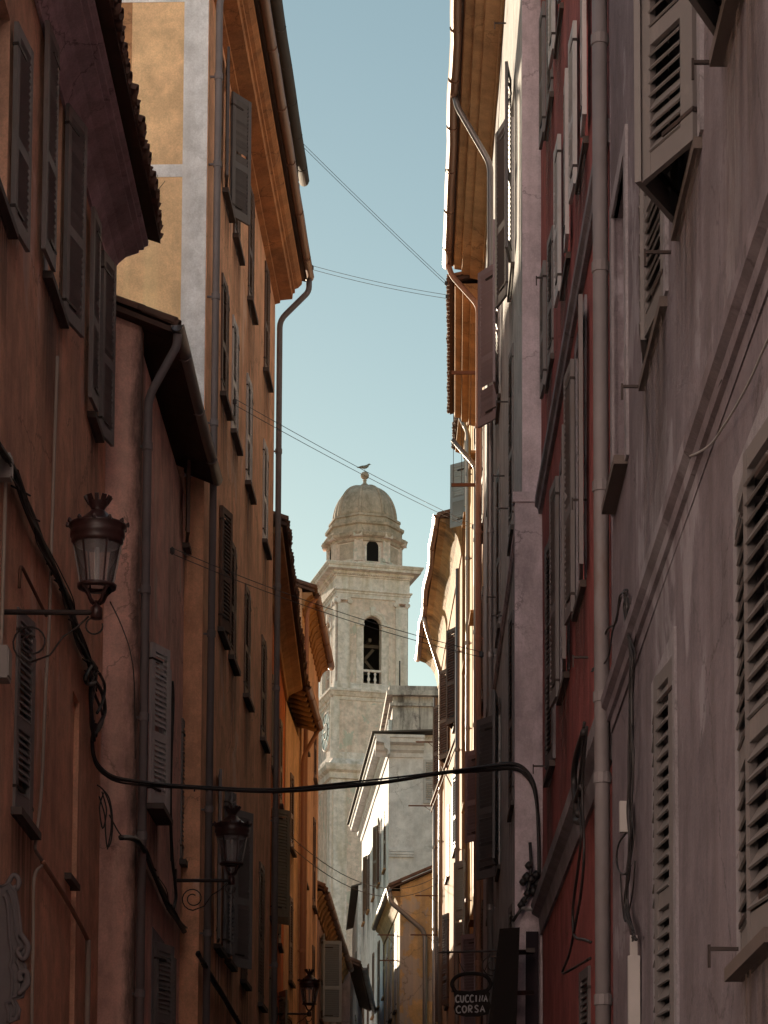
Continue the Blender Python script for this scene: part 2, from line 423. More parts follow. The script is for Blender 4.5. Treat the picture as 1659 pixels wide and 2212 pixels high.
# ------------------------------------------------------------------ shared small meshes
def slat_mesh(tilt, nm, mt, depth=0.046, thick=0.012):
    g = G()
    g.box(-0.5, 0.5, -depth/2, depth/2, -thick/2, thick/2, Matrix.Rotation(tilt, 4, 'X'))
    return g.mesh(nm, mt)
_slats = {}
def slat_of(mt, sign, depth):
    k = (mt.name, sign, round(depth, 3))
    if k not in _slats: _slats[k] = slat_mesh(-sign * R(56), 'slat', mt, depth)
    return _slats[k]
ME_hinge = G().box(-.03, 1, -.025, .025, 0, .025).mesh('hinge', M_iron)
def _stain(t, bs):
    n = t.nodes
    tc = N(t, 'ShaderNodeTexCoord'); sp = N(t, 'ShaderNodeSeparateXYZ'); t.links.new(tc.outputs['Object'], sp.inputs[0])
    oi = N(t, 'ShaderNodeObjectInfo')
    mp = N(t, 'ShaderNodeVectorMath', operation='MULTIPLY_ADD'); t.links.new(tc.outputs['Object'], mp.inputs[0]); mp.inputs[1].default_value = (7, 1, .5); t.links.new(oi.outputs['Random'], mp.inputs[2])
    sc10 = N(t, 'ShaderNodeVectorMath', operation='SCALE'); t.links.new(mp.outputs[0], sc10.inputs[0]); sc10.inputs['Scale'].default_value = 1.0
    ad = N(t, 'ShaderNodeCombineXYZ'); m9 = N(t, 'ShaderNodeMath', operation='MULTIPLY'); t.links.new(oi.outputs['Random'], m9.inputs[0]); m9.inputs[1].default_value = 57.0
    t.links.new(m9.outputs[0], ad.inputs[1])
    va = N(t, 'ShaderNodeVectorMath', operation='ADD'); t.links.new(sc10.outputs[0], va.inputs[0]); t.links.new(ad.outputs[0], va.inputs[1])
    nz = noise_of(t, 1.3, 5, 0.65, va.outputs[0])
    run = ramp(t, nz.outputs[0], [(0.38, (0,0,0)), (0.6, (1,1,1))]).outputs[0]
    fz = N(t, 'ShaderNodeMapRange'); t.links.new(sp.outputs[2], fz.inputs[0]); fz.inputs[1].default_value = -1.0; fz.inputs[2].default_value = -0.05
    ax = N(t, 'ShaderNodeMath', operation='ABSOLUTE'); t.links.new(sp.outputs[0], ax.inputs[0])
    fx = N(t, 'ShaderNodeMapRange'); t.links.new(ax.outputs[0], fx.inputs[0]); fx.inputs[1].default_value = 0.5; fx.inputs[2].default_value = 0.3
    m1 = N(t, 'ShaderNodeMath', operation='MULTIPLY'); t.links.new(fz.outputs[0], m1.inputs[0]); t.links.new(fx.outputs[0], m1.inputs[1])
    m2 = N(t, 'ShaderNodeMath', operation='MULTIPLY'); t.links.new(m1.outputs[0], m2.inputs[0]); t.links.new(run, m2.inputs[1])
    m3 = N(t, 'ShaderNodeMath', operation='MULTIPLY'); t.links.new(m2.outputs[0], m3.inputs[0]); m3.inputs[1].default_value = 0.8
    t.links.new(m3.outputs[0], bs.inputs['Alpha'])
    bs.inputs['Base Color'].default_value = (0.10, 0.07, 0.06, 1)
    bs.inputs['Roughness'].default_value = 0.95
M_stain = mat('rain_run_off_stain', _stain)
ME_stain = G().add([(-.5,0,-1),(.5,0,-1),(.5,0,0),(-.5,0,0)], [(0,1,2,3)]).mesh('rain_stain', M_stain)
def tile_mesh(nm, up=True, r=0.088, L=0.44):
    g = G()
    seg = 7
    vs, fs = [], []
    for (x, rr) in ((-L*0.5, r), (L*0.5, r * 1.12)):
        for k in range(seg):
            a = PI * k / (seg - 1)
            for q in (0, 0.014):
                z = math.sin(a) * (rr - q)
                vs.append((math.cos(a) * (rr - q), x, z if up else -z))
    m_ = seg * 2
    for k in range(seg - 1):
        a, b = 2*k, 2*(k+1)
        fs += [(a, b, m_+b, m_+a), (a+1, m_+a+1, m_+b+1, b+1), (a, a+1, b+1, b), (m_+a, m_+b, m_+b+1, m_+a+1)]
    g.add(vs, fs)
    return g.mesh(nm, M_tile, True)
ME_tile = tile_mesh('tile', True)
ME_tile_under = tile_mesh('tile_under', False)
# ------------------------------------------------------------------ houses
class House:
    def __init__(s, label, A, B, side, ztop, depth, wallm, name='town_house', flat=0.010, seed=0):
        s.A, s.B = Vector((A[0], A[1], 0)), Vector((B[0], B[1], 0))
        s.d = (s.B - s.A).normalized()
        s.L = (s.B - s.A).length
        s.side = side                               # 'L' house stands left of the street, 'R' right of it
        s.sg = -1 if side == 'L' else 1
        lf = Vector((-s.d.y, s.d.x, 0))
        s.out = lf * s.sg
        s.ztop, s.depth, s.wallm, s.flat, s.seed = ztop, depth, wallm, flat, seed
        s.root = thing(name, label, 'house', (A[0], A[1], GROUND), math.atan2(s.d.y, s.d.x))
        s.holes = []
        s.nslat = 0
    def P(s, a, n, z): return Vector((a, s.sg * n, z - GROUND))
    def W(s, a, n, z): return s.A + s.d * a + s.out * n + Vector((0, 0, z))
    def on(s, x, y, n=0.0):
        r = ray(x, y)
        o = s.A + s.out * n
        t = o.dot(s.out) / r.dot(s.out)
        p = r * t
        return (p - s.A).dot(s.d), p.z
    def sY(s, Y): return (Y - s.A.y) / s.d.y
    def path(s, pts, n=0.05):
        """picture points -> local points lying n in front of the wall"""
        return [s.P(*(lambda q: (q[0], n, q[1]))(s.on(x, y, n))) for x, y in pts]
    def wob(s, a, z):
        return s.flat * (noise.noise(Vector((a * 0.35 + s.seed * 9.1, z * 0.3, s.seed * 3.3))) * 1.6 + 0.5 * noise.noise(Vector((a * 1.3, z * 1.1 + s.seed, 4.0))))
    def wall(s, s0=None, s1=None, z0=GROUND, step=0.55):
        s0 = 0.0 if s0 is None else s0
        s1 = s.L if s1 is None else s1
        z1 = s.ztop
        def cuts(lo, hi, extra):
            c = sorted({round(lo, 4), round(hi, 4), *[round(e, 4) for e in extra if lo < e < hi]})
            out = []
            for a, b in zip(c[:-1], c[1:]):
                k = max(1, int(math.ceil((b - a) / step)))
                out += [a + (b - a) * i / k for i in range(k)]
            return out + [c[-1]]
        S = cuts(s0, s1, [q for h in s.holes for q in h[:2]])
        Z = cuts(z0, z1, [q for h in s.holes for q in h[2:4]])
        g = G()
        vs, idx, fs = [], {}, []
        def vid(i, j):
            if (i, j) not in idx:
                idx[(i, j)] = len(vs)
                vs.append(s.P(S[i], s.wob(S[i], Z[j]), Z[j]))
            return idx[(i, j)]
        for i in range(len(S) - 1):
            for j in range(len(Z) - 1):
                ms, mz = (S[i] + S[i+1]) / 2, (Z[j] + Z[j+1]) / 2
                if any(h[0] < ms < h[1] and h[2] < mz < h[3] for h in s.holes): continue
                f = (vid(i, j), vid(i+1, j), vid(i+1, j+1), vid(i, j+1))
                fs.append(f if s.sg < 0 else f[::-1])
        g.add(vs, fs)
        nsm = len(g.f)
        D = s.depth
        for h in s.holes:
            a, b, c, d, dep = h
            e = 0.0
            g.add([s.P(a,e,c), s.P(b,e,c), s.P(b,e,d), s.P(a,e,d), s.P(a,-dep,c), s.P(b,-dep,c), s.P(b,-dep,d), s.P(a,-dep,d)],
                  [(0,1,5,4), (1,2,6,5), (2,3,7,6), (3,0,4,7), (4,5,6,7)])
        g.add([s.P(s0,0,z0), s.P(s0,-D,z0), s.P(s0,-D,z1), s.P(s0,0,z1), s.P(s1,0,z0), s.P(s1,-D,z0), s.P(s1,-D,z1), s.P(s1,0,z1)],
              [(0,3,2,1), (4,5,6,7), (1,2,6,5), (2,3,7,6)])
        o = g.obj('wall', s.wallm, s.root)
        for p in o.data.polygons[:nsm]: p.use_smooth = True
        s.wall_o = o
        return o
    # ---- openings
    def hole(s, a, b, c, d, dep=0.16): s.holes.append((a, b, c, d, dep))
    def window(s, Y0, Y1, z0, z1, near=0, far=0, mt=None, sill=True, indiv=False, solid=False, surround=None, glazed=None, slat=0.055, byS=False, sillm=None, sillw=0.09, leafw=None, stf=0.17, stain=True):
        """opening between depths Y0..Y1; near / far are the opening angles of the two shutter leaves in degrees, None for no leaf"""
        a, b = (Y0, Y1) if byS else (s.sY(Y0), s.sY(Y1))
        s.hole(a, b, z0, z1)
        mt = mt or M_shbrn
        if glazed is None: glazed = True
        if glazed:
            g = G()
            for (p, q, c, d) in ((a, a+.06, z0, z1), (b-.06, b, z0, z1), (a+.06, b-.06, z0, z0+.08), (a+.06, b-.06, z1-.06, z1), ((a+b)/2-.03, (a+b)/2+.03, z0+.08, z1-.06)):
                s.bx(g, p, q, -0.15, -0.105, c, d)
            wn = g.obj('window', M_shpale, s.root)
            gp = G()
            mid = (a + b) / 2
            for p, q in ((a+.06, mid-.03), (mid+.03, b-.06)):
                gp = G(); s.bx(gp, p, q, -0.135, -0.125, z0+.08, z1-.06)
                gp.obj('pane', M_glass, wn)
        lw = leafw or (b - a) / 2
        for hand, hs, ang in ((1, a, near), (-1, b, far)):
            if ang is None: continue
            s.leaf(hs, z0, z1, lw, ang, hand, mt, indiv, solid, slat, stf=stf)
        if sill:
            g = G(); s.bx(g, a - 0.07, b + 0.07, -0.1, sillw, z0 - 0.07, z0 - 0.005)
            g.obj('sill', sillm or M_sill, s.root)
            if stain and z0 > -1.0:
                h_ = random.uniform(.7, 1.7)
                k = random.uniform(-.05, .08)
                st_ = inst('rain_stain', ME_stain, s.root, s.P((a + b) / 2 + k, .026, z0 - .06), (0, 0, 0 if s.sg < 0 else PI), ((b - a) + random.uniform(.15, .5), 1, h_))
        if surround is not None:
            g = G(); w_ = 0.14
            for (p, q, c, d) in ((a-w_, a, z0, z1), (b, b+w_, z0, z1), (a-w_, b+w_, z1, z1+w_)):
                s.bx(g, p, q, -0.03, 0.022, c, d)
            g.obj('surround', surround, s.root)
    def wpx(s, x, yb, yt, width, *a, xt=None, **k):
        c, z0 = s.on(x, yb)
        z1 = s.on(x if xt is None else xt, yt)[1]
        return s.window(c - width/2, c + width/2, z0, z1, *a, byS=True, **k)
    def jpx(s, pn, pf, top, *a, width=None, **k):
        s0 = s.on(*pn)[0] if pn else None
        s1, z0 = s.on(*pf)
        if s0 is None: s0 = s1 - width
        return s.window(s0, s1, z0, top, *a, byS=True, **k)
    def bx(s, g, a, b, n0, n1, z0, z1):
        y0, y1 = sorted((s.sg * n0, s.sg * n1))
        return g.box(a, b, y0, y1, z0 - GROUND, z1 - GROUND)
    def leaf(s, hs, z0, z1, w, ang, hand, mt, indiv=False, solid=False, pitch=0.055, name='shutter', stf=0.17):
        a = R(ang)
        rz = math.atan2(s.sg * math.sin(a), hand * math.cos(a))
        H = z1 - z0 - 0.02
        w = w - 0.006
        st = min(0.075, w * 0.17) if stf == 0.17 else w * stf
        g = G()
        t_ = 0.019
        zm0 = H * 0.40
        g.box(0, st, -t_, t_, 0, H)
        g.box(w - st, w, -t_, t_, 0, H)
        rails = [(0, 0.13), (zm0, zm0 + 0.1), (H - 0.09, H)]
        for c, d in rails: g.box(st, w - st, -t_ + .002, t_ - .002, c, d)
        if solid: g.box(st, w - st, -0.008, 0.008, 0.13, zm0)
        o = g.obj(name, mt, s.root)
        n0 = 0.03 if ang < 150 else (0.09 if ang > 178 else 0.05)
        o.location = s.P(hs, n0 if ang > 12 else 0.005, z0 + 0.01)
        o.rotation_euler = (0, random.uniform(-.004, .004), rz)
        oy = s.sg * hand
        dep = pitch * 1.12
        me = slat_of(mt, oy, dep)
        spans = [(zm0 + 0.1, H - 0.09)] + ([] if solid else [(0.13, zm0)])
        gs = G()
        for c, d in spans:
            k = max(1, int((d - c) / pitch))
            for i in range(k):
                z = c + (d - c) * (i + 0.5) / k
                if random.random() < .006: continue
                if indiv and s.nslat < 290:
                    inst('slat', me, o, (w/2, 0, z), (random.uniform(-.14, .14), random.uniform(-.012, .012), 0), (w - 2*st + .006, 1, 1))
                    s.nslat += 1
                else:
                    gs.box(-(w-2*st)/2, (w-2*st)/2, -dep/2, dep/2, -.0045, .0045, Matrix.Translation((w/2, 0, z)) @ Matrix.Rotation(-oy * R(56), 4, 'X'))
        if gs.v: gs.obj('slat', mt, o, kind='stuff')
        # iron bolt bar and hinges
        for z in (0.16, H - 0.2):
            inst('hinge', ME_hinge, o, (0, 0, z), (0, 0, 0), (w * .55, 1, 1))
        return o
    def hook(s, x, y, length=0.22, n=0.0):
        """little iron shutter catch on the wall"""
        a, z = s.on(x, y, n)
        g = G()
        g.beam(s.P(a, n, z), s.P(a, n + length, z), 0.018, 0.018)
        g.beam(s.P(a, n + length, z + .02), s.P(a, n + length, z - 0.09), 0.014, 0.014)
        return g.obj('shutter_catch', M_iron, s.root)
    # ---- roof edge
    def cornice(s, prof, mt, s0=None, s1=None, name='cornice', z=None):
        s0 = 0.0 if s0 is None else s0
        s1 = s.L if s1 is None else s1
        z = s.ztop if z is None else z
        g = G()
        k = max(1, int((s1 - s0) / 1.5))
        for i in range(k):
            a, b = s0 + (s1-s0)*i/k, s0 + (s1-s0)*(i+1)/k
            n_ = len(prof)
            vs = [s.P(a, n, z + q) for n, q in prof] + [s.P(b, n, z + q) for n, q in prof]
            fs = [(j, (j+1) % n_, n_ + (j+1) % n_, n_ + j) for j in range(n_)]
            if i == 0: fs.append(tuple(range(n_))[::-1])
            if i == k-1: fs.append(tuple(range(n_, 2*n_)))
            g.add(vs, fs)
        return g.obj(name, mt, s.root)
    def roof(s, over, ze, pitch=20, s0=None, s1=None, mt=None, tiles=True, ts0=None, ts1=None, run=None, verge=False, under=None, step=0.2, th=0.06, rag=0.5):
        s0 = -0.05 if s0 is None else s0
        s1 = s.L + 0.05 if s1 is None else s1
        run = run or s.depth * 0.5
        tp = math.tan(R(pitch))
        g = G()
        zr = ze + (run + over) * tp
        prof = [(over, ze), (over, ze + th), (-run, zr + th), (-s.depth, zr - (s.depth - run) * tp), (-s.depth, zr - (s.depth - run) * tp - th), (-run, zr)]
        n_ = len(prof)
        vs = [s.P(s0, n, q) for n, q in prof] + [s.P(s1, n, q) for n, q in prof]
        g.add(vs, [(j, (j+1) % n_, n_ + (j+1) % n_, n_ + j) for j in range(n_)] + [tuple(range(n_))[::-1], tuple(range(n_, 2*n_))])
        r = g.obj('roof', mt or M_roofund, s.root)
        # wall up under the roof at both gable ends
        zt = s.ztop
        for q in (max(0.0, s0 + .04), min(s.L, s1 - .04) - 0.2):
            gg = G()
            vs = []
            for e in (q, q + 0.2):
                vs += [s.P(e, -0.01, zt), s.P(e, -0.01, max(zt + .01, ze + over*tp - .01)), s.P(e, -run, zr - .01), s.P(e, -s.depth + .01, max(zt + .01, zr - (s.depth-run)*tp - .01)), s.P(e, -s.depth + .01, zt)]
            gg.add(vs, [(0,1,2,3,4), (9,8,7,6,5), (0,5,6,1), (1,6,7,2), (2,7,8,3), (3,8,9,4), (4,9,5,0)])
            gg.obj('gable', s.wallm, s.root)
        if tiles:
            t0, t1 = (s0 if ts0 is None else ts0), (s1 if ts1 is None else ts1)
            k = int((t1 - t0) / step)
            for i in range(min(k, 140)):
                a = t0 + (i + .5) * step
                for row in range(1):
                    n = over + 0.02 - 0.2 - row * 0.36 + rag * random.uniform(-.07, .05)
                    z = ze + th + (over - n) * tp + 0.035 + random.uniform(-.008, .008)
                    inst('tile', ME_tile, r, s.P(a, n, z), (-s.sg * R(pitch) + rag * random.uniform(-.07,.05), rag * random.uniform(-.1,.1), rag * random.uniform(-.1,.1)) , (1, 1 if s.sg > 0 else -1, 1))
                    n2 = n + 0.03
                    inst('tile', ME_tile_under, r, s.P(a + step/2, n2, z + 0.035), (-s.sg * R(pitch), 0, random.uniform(-.04,.04)), (1, 1 if s.sg > 0 else -1, 1))
        if verge:
            q = s0 + 0.09
            k = int((run + over) / 0.36)
            for i in range(k):
                n = over - 0.2 - i * 0.36
                inst('tile', ME_tile, r, s.P(q + random.uniform(-.02,.02), n, ze + th + (over - n) * tp + 0.05), (-s.sg * R(pitch), 0, random.uniform(-.05,.05)), (1, 1 if s.sg > 0 else -1, 1))
        return r
    def gutter(s, n, z, s0, s1, r=0.075, mt=None, wav=0.012, joint=1.6):
        g = G()
        seg, k = 8, max(2, int((s1 - s0) / 0.8))
        rows = []
        for i in range(k + 1):
            a = s0 + (s1 - s0) * i / k
            dz = wav * noise.noise(Vector((a * 0.7, s.seed * 5.0, z)))
            dn = wav * noise.noise(Vector((a * 0.6, s.seed * 2.0, z + 9)))
            row = []
            for q in range(seg + 1):
                an = PI + PI * q / seg
                row.append((a, n + dn + math.cos(an) * r, z + dz + math.sin(an) * r))
            row.append((a, n + dn + r * 1.12, z + dz + 0.012))
            for q in range(seg + 1):
                an = 2 * PI - PI * q / seg
                row.append((a, n + dn + math.cos(an) * (r - .006), z + dz + math.sin(an) * (r - .006)))
            rows.append(row)
        n_ = len(rows[0])
        vs = [s.P(*p) for row in rows for p in row]
        fs = []
        for i in range(k):
            for j in range(n_):
                j2 = (j + 1) % n_
                fs.append((i*n_+j, i*n_+j2, (i+1)*n_+j2, (i+1)*n_+j))
        # end stops
        for e in (0, k): fs.append(tuple(e*n_ + j for j in range(seg + 1)))
        g.add(vs, fs)
        o = g.obj('gutter', mt or M_zinc, s.root, True)
        kk = max(1, int((s1 - s0) / joint))
        for i in range(kk):
            a = s0 + (s1 - s0) * (i + .5) / kk
            gb = G()
            pts = [s.P(a, n + math.cos(PI + PI*q/8) * (r + .006), z + math.sin(PI + PI*q/8) * (r + .006)) for q in range(9)]
            gb.tube(pts, 0.009, 5)
            gb.obj('bracket', mt or M_zinc, o, True)
        return o
    def pipe(s, pts, r=0.045, mt=None, collars=(), seg=12, name='downpipe'):
        """pts are local (s, n, z) triples; corners rounded"""
        P_ = [s.P(*p) for p in pts]
        out = [P_[0]]
        for i in range(1, len(P_) - 1):
            a, b, c = P_[i-1], P_[i], P_[i+1]
            q = min(0.14, (a-b).length * .4, (c-b).length * .4)
            p0, p1 = b + (a-b).normalized() * q, b + (c-b).normalized() * q
            for k in range(5):
                t = k / 4
                out.append(p0 * (1-t)**2 + b * 2*t*(1-t) + p1 * t*t)
        out.append(P_[-1])
        g = G(); g.tube(out, r, seg)
        o = g.obj(name, mt or M_pipe, s.root, True)
        for z in collars:
            a, n = pts[-1][0], pts[-1][1]
            for i in range(len(pts) - 1):
                if min(pts[i][2], pts[i+1][2]) <= z <= max(pts[i][2], pts[i+1][2]) and abs(pts[i][2]-pts[i+1][2]) > .3:
                    t = (z - pts[i][2]) / (pts[i+1][2] - pts[i][2])
                    a = pts[i][0] + t * (pts[i+1][0] - pts[i][0]); n = pts[i][1] + t * (pts[i+1][1] - pts[i][1])
            gc = G()
            c = s.P(a, n, z)
            gc.lathe([(r + .003, -0.045), (r + .01, -0.04), (r + .01, 0.04), (r + .003, 0.045)], 12, c)
            y0, y1 = sorted((s.sg * (n - r), s.sg * 0.0))
            gc.box(a - .012, a + .012, y0, y1 + .0, z - GROUND - .012, z - GROUND + .012)
            gc.obj('collar', mt or M_pipe, o, False)
        return o
    def bar(s, x, y, length, mt=None, name='drying_rod', n0=0.0, w_=0.035):
        """iron rod standing straight out of the wall at a picture point"""
        a, z = s.on(x, y, 0.0)
        g = G(); g.beam(s.P(a, n0, z), s.P(a, n0 + length, z), w_, w_)
        g.beam(s.P(a, n0 + .02, z - .28), s.P(a, n0 + length * .45, z - .02), .014, .014)
        return g.obj(name, mt or M_rust, s.root)
    def string(s, z, h=0.14, n=0.06, mt=None, s0=None, s1=None, prof=None):
        prof = prof or [(0, 0), (n * .5, 0.0), (n * .6, h * .3), (n, h * .45), (n, h * .9), (n * .85, h), (0, h)]
        return s.cornice([(p, q) for p, q in prof], mt, s0, s1, 'string_course', z)
#--HOUSES--
# ------------------------------------------------------------------ ground
g = G(); g.add([(-600,-60,GROUND-.05),(800,-60,GROUND-.05),(800,1300,GROUND-.05),(-600,1300,GROUND-.05)], [(0,1,2,3)])
g.obj('ground', M_earth, kind='structure')
g = G(); g.add([(-4,-40,GROUND),(4,-40,GROUND),(4,150,GROUND),(-9,150,GROUND)], [(0,1,2,3)])
g.obj('street', M_asph, kind='structure')
g = G()
hv, hf = [], []
nx = 60
for i in range(nx + 1):
    X = -500 + i * 25.0
    h = 177 + 9 * noise.noise(Vector((X * .02, 0, 0))) + 5 * noise.noise(Vector((X * .09, 3, 0))) - abs(X - 10) * 0.10
    h *= 1.0 if X > -25 else max(.22, math.exp(-((X + 25) / 55.0) ** 2))
    for (Y, k) in ((500, 0.0), (700, 0.8), (730, 1.0), (1200, 0.2)):
        hv.append((X, Y, GROUND + h * k))
for i in range(nx):
    for j in range(3):
        a = i * 4 + j
        hf.append((a, a + 4, a + 5, a + 1))
g.add(hv, hf)
g.obj('hill', M_hill, None, True, 'structure')

# ================================================================== LEFT SIDE
# ---- nearest house on the left
L1 = House('nearest house on the left, ochre-brown plaster with a mauve coved eave', (-3.177, 15.0), (-3.262, 25.6), 'L', 11.14, 8, M_brown, seed=1)
L1.wpx(-8, 430, -60, 1.0, 172, 174, M_shgrey)
L1.wpx(111, 640, 165, 1.0, 183, 167, M_shgrey, indiv=True, xt=120)
L1.wpx(198, 915, 505, .62, 183, 168, M_shgrey, indiv=True, leafw=0.42, xt=203)
L1.wpx(46, 1770, 1345, 1.0, 8, 2, M_shgrey, indiv=True, xt=54)
a, z = L1.on(158, 1470)
L1.hole(a, a + .5, 2.6, z - .1, 0.05)
L1.wall(step=0.6)
L1.cornice([(0,-.02),(.03,-.02),(.035,.01),(.06,.05),(.11,.13),(.19,.20),(.33,.25),(.332,.28),(.385,.285),(.39,.315),(.43,.33),(.435,.37),(0,.37)], M_cove)
L1.roof(.56, 11.52, 18, ts0=2.0, ts1=L1.L)

# ---- low salmon house
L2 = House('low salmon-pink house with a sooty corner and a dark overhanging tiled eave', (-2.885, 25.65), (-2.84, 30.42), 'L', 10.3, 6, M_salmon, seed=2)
L2.wpx(402, 1195, 1000, .8, 172, 150, M_shbrn, indiv=True, leafw=.45)
L2.wpx(326, 1752, 1395, .85, 22, 172, M_shpale, indiv=True, slat=0.06, sillw=.2)
L2.wpx(394, 1868, 1555, .75, 3, 7, M_shgrey, indiv=True)
L2.wpx(335, 2330, 2040, .95, 20, 172, M_shgrey, indiv=True, surround=M_surr)
L2.wall(step=.5)
r_ = L2.roof(.36, 10.44, 22, s0=-.16, s1=L2.L + .02, verge=True)
# rafters under the eave
for i in range(11):
    g = G(); q = .15 + i * .44
    g.beam(L2.P(q, -.05, 10.48 + .17), L2.P(q, .30, 10.48 + .02), .07, .08)
    g.obj('rafter', M_roofund, r_)
L2.gutter(.40, 10.5, -.22, L2.L + .05, .068, M_zinc)
L2.pipe([(-.12, .40, 10.44), (-.12, .39, 10.3), (-.06, .08, 9.75), (-.06, .08, GROUND)], .048, M_pipe, (9.2, 7.6, 6.2, 4.9, 3.2))

# ---- tall orange house
L3 = House('tall orange house with a white-quoined yellow flank and stepped orange eave', (-2.60, 30.45), (-2.28, 40.8), 'L', 17.25, 7, M_orange, seed=3)
cols3 = [L3.on(x, y)[0] for x, y in ((483, 860), (505, 965), (536, 1062), (571, 1182))]
rows3 = [tuple(L3.on(x, y)[1] for x, y in q) for q in (((585, 862), (585, 625)), ((571, 1182), (573, 965)), ((562, 1592), (563, 1365)), ((553, 2160), (555, 1850)))]
for ri, (z0, z1) in enumerate(rows3):
    for ci, sc_ in enumerate(cols3):
        pal = M_shbrn
        an, af = 2, 3
        if ri == 0 and ci == 0: an, af, pal = 172, 146, M_shdark
        if ri == 1 and ci in (1, 2, 3): pal = M_shpale
        if ri == 2 and ci == 0: an, af = 14, 10
        if ri == 3 and ci == 1: an, af, pal = 172, 148, M_shgrey
        if ri == 3 and ci == 0: an, af, pal = 172, 168, M_shgrey
        L3.window(sc_ - .42, sc_ + .42, z0, z1, an, af, pal, byS=True, indiv=(ri in (0, 1, 2) and ci < 3 and L3.nslat < 250))
L3.wall(step=.5)
prof3 = [(0,-.02),(.085,.0),(.09,.05),(.30,.07),(.31,.17),(.345,.18),(.345,.25),(.40,.27),(.46,.33),(.47,.37),(0,.37)]
L3.cornice(prof3, M_coveor)
L3.roof(.53, 17.64, 16, s0=-.05, s1=L3.L + .03, ts0=3.0)
L3.gutter(.59, 17.72, -.1, L3.L + .05, .075, M_copper)
L3.pipe([(L3.L - .02, .59, 17.66), (L3.L - .02, .59, 17.45), (L3.L + .02, .08, 16.95), (L3.L + .02, .09, GROUND)], .052, M_pipe, (14.6, 12.2, 10.4, 8.1, 5.6, 3.0))
L3.pipe([(.10, .50, 17.64), (.10, .12, 17.1), (.10, .085, GROUND)], .047, M_pipe, (16.0, 14.8, 13.0, 11.3, 8.5, 6.2, 4.6))
# flank facing the camera: yellow field, white quoin and band
g = G(); L3.bx(g, -.012, -.001, -5.5, -.33, 9.0, 17.2); g.obj('flank_field', M_yellow, L3.root)
g = G(); L3.bx(g, -.024, -.001, -.33, -.012, 10.55, 17.2); g.obj('quoin_strip', M_quoin, L3.root)
za = at(350, 365, 30.4).z
g = G(); L3.bx(g, -.021, -.0125, -5.4, -.331, za - .085, za + .085); g.obj('band', M_quoin, L3.root)
g = G(); L3.bx(g, -.020, -.0125, -5.4, -.331, at(300, -8, 30.4).z - .05, at(300, -8, 30.4).z + .12); g.obj('band', M_quoin, L3.root)
g = G(); L3.bx(g, -.018, -.0125, -5.4, -1.02, za + .3, 17.2); g.obj('flank_shade', M_pinkor, L3.root)  # brown sheet: shade on this part of the flank put into the colour
# attic storey set back over the eave
g = G(); L3.bx(g, 0, L3.L + .0, -2.2, -.35, 17.9, 19.6); g.obj('attic_wall', M_covebr, L3.root)
L3.gutter(.48, 19.5, 0, L3.L + .12, .085, M_slate, joint=1.1)
g = G()
for i in range(5):
    L3.bx(g, 1 + i * 2.2, 1.06 + i * 2.2, -.1, .45, 19.1, 19.16)
g.obj('awning_bracket', M_zinc, L3.root)
g = G()
g.add([L3.P(0,.44,19.56), L3.P(L3.L+.1,.44,19.56), L3.P(L3.L+.1,-2.3,20.1), L3.P(0,-2.3,20.1), L3.P(0,.44,19.5), L3.P(L3.L+.1,.44,19.5), L3.P(L3.L+.1,-2.3,20.0), L3.P(0,-2.3,20.0)],
      [(0,1,2,3),(7,6,5,4),(0,4,5,1),(1,5,6,2),(2,6,7,3),(3,7,4,0)])
g.obj('attic_roof', M_slate, L3.root)

# ---- red-orange house
L4 = House('vivid red-orange house just past the tall house, with dark tiled eave', (-2.5, 40.95), (-2.6, 52.0), 'L', 13.0, 6, M_redor, seed=4)
for ri, (z0, z1) in enumerate([(10.1, 11.9), (7.2, 9.3), (4.0, 6.2)]):
    for ci, yc in enumerate((43.0, 46.0, 49.6)):
        an, af = 3, 2
        mt = M_sholive
        if ri == 1 and ci == 1: an, af = 45, 140
        if ri == 2 and ci == 2: an, af = 160, 165
        L4.window(yc - .45, yc + .45, z0, z1, an, af, mt, indiv=(ci == 1), slat=.06)
L4.wall(step=.6)
L4.cornice([(0,-.02),(.05,-.02),(.07,.08),(.2,.16),(.36,.22),(.37,.3),(0,.3)], M_covebr)
L4.roof(.44, 13.3, 20, verge=True)
# ---- pale orange house under the same eave
L5 = House('narrow pale orange house with round rafter ends, left of the clock', (-2.6, 52.05), (-2.46, 56.0), 'L', 13.0, 6, M_peach, seed=5)
for z0, z1 in ((10.0, 11.7), (7.0, 8.9), (4.2, 6.2)): L5.window(53.4, 54.3, z0, z1, 4, 3, M_shbrn)
L5.wall(step=.6)
r_ = L5.roof(.46, 13.26, 20)
for i in range(8):
    g = G(); q = .3 + i * .48
    g.tube([L5.P(q, -.05, 13.33), L5.P(q, .2, 13.29), L5.P(q, .40, 13.21)], [.05, .07, .06], 8); g.obj('rafter', M_covebr, r_, True)
L5.gutter(.48, 13.31, 0, L5.L - .1, .08, M_copper)
L5.pipe([(L5.L - .15, .46, 13.26), (L5.L - .15, .1, 12.6), (L5.L - .15, .09, GROUND)], .05, M_pipebr, (10.5, 8.0, 6.0))
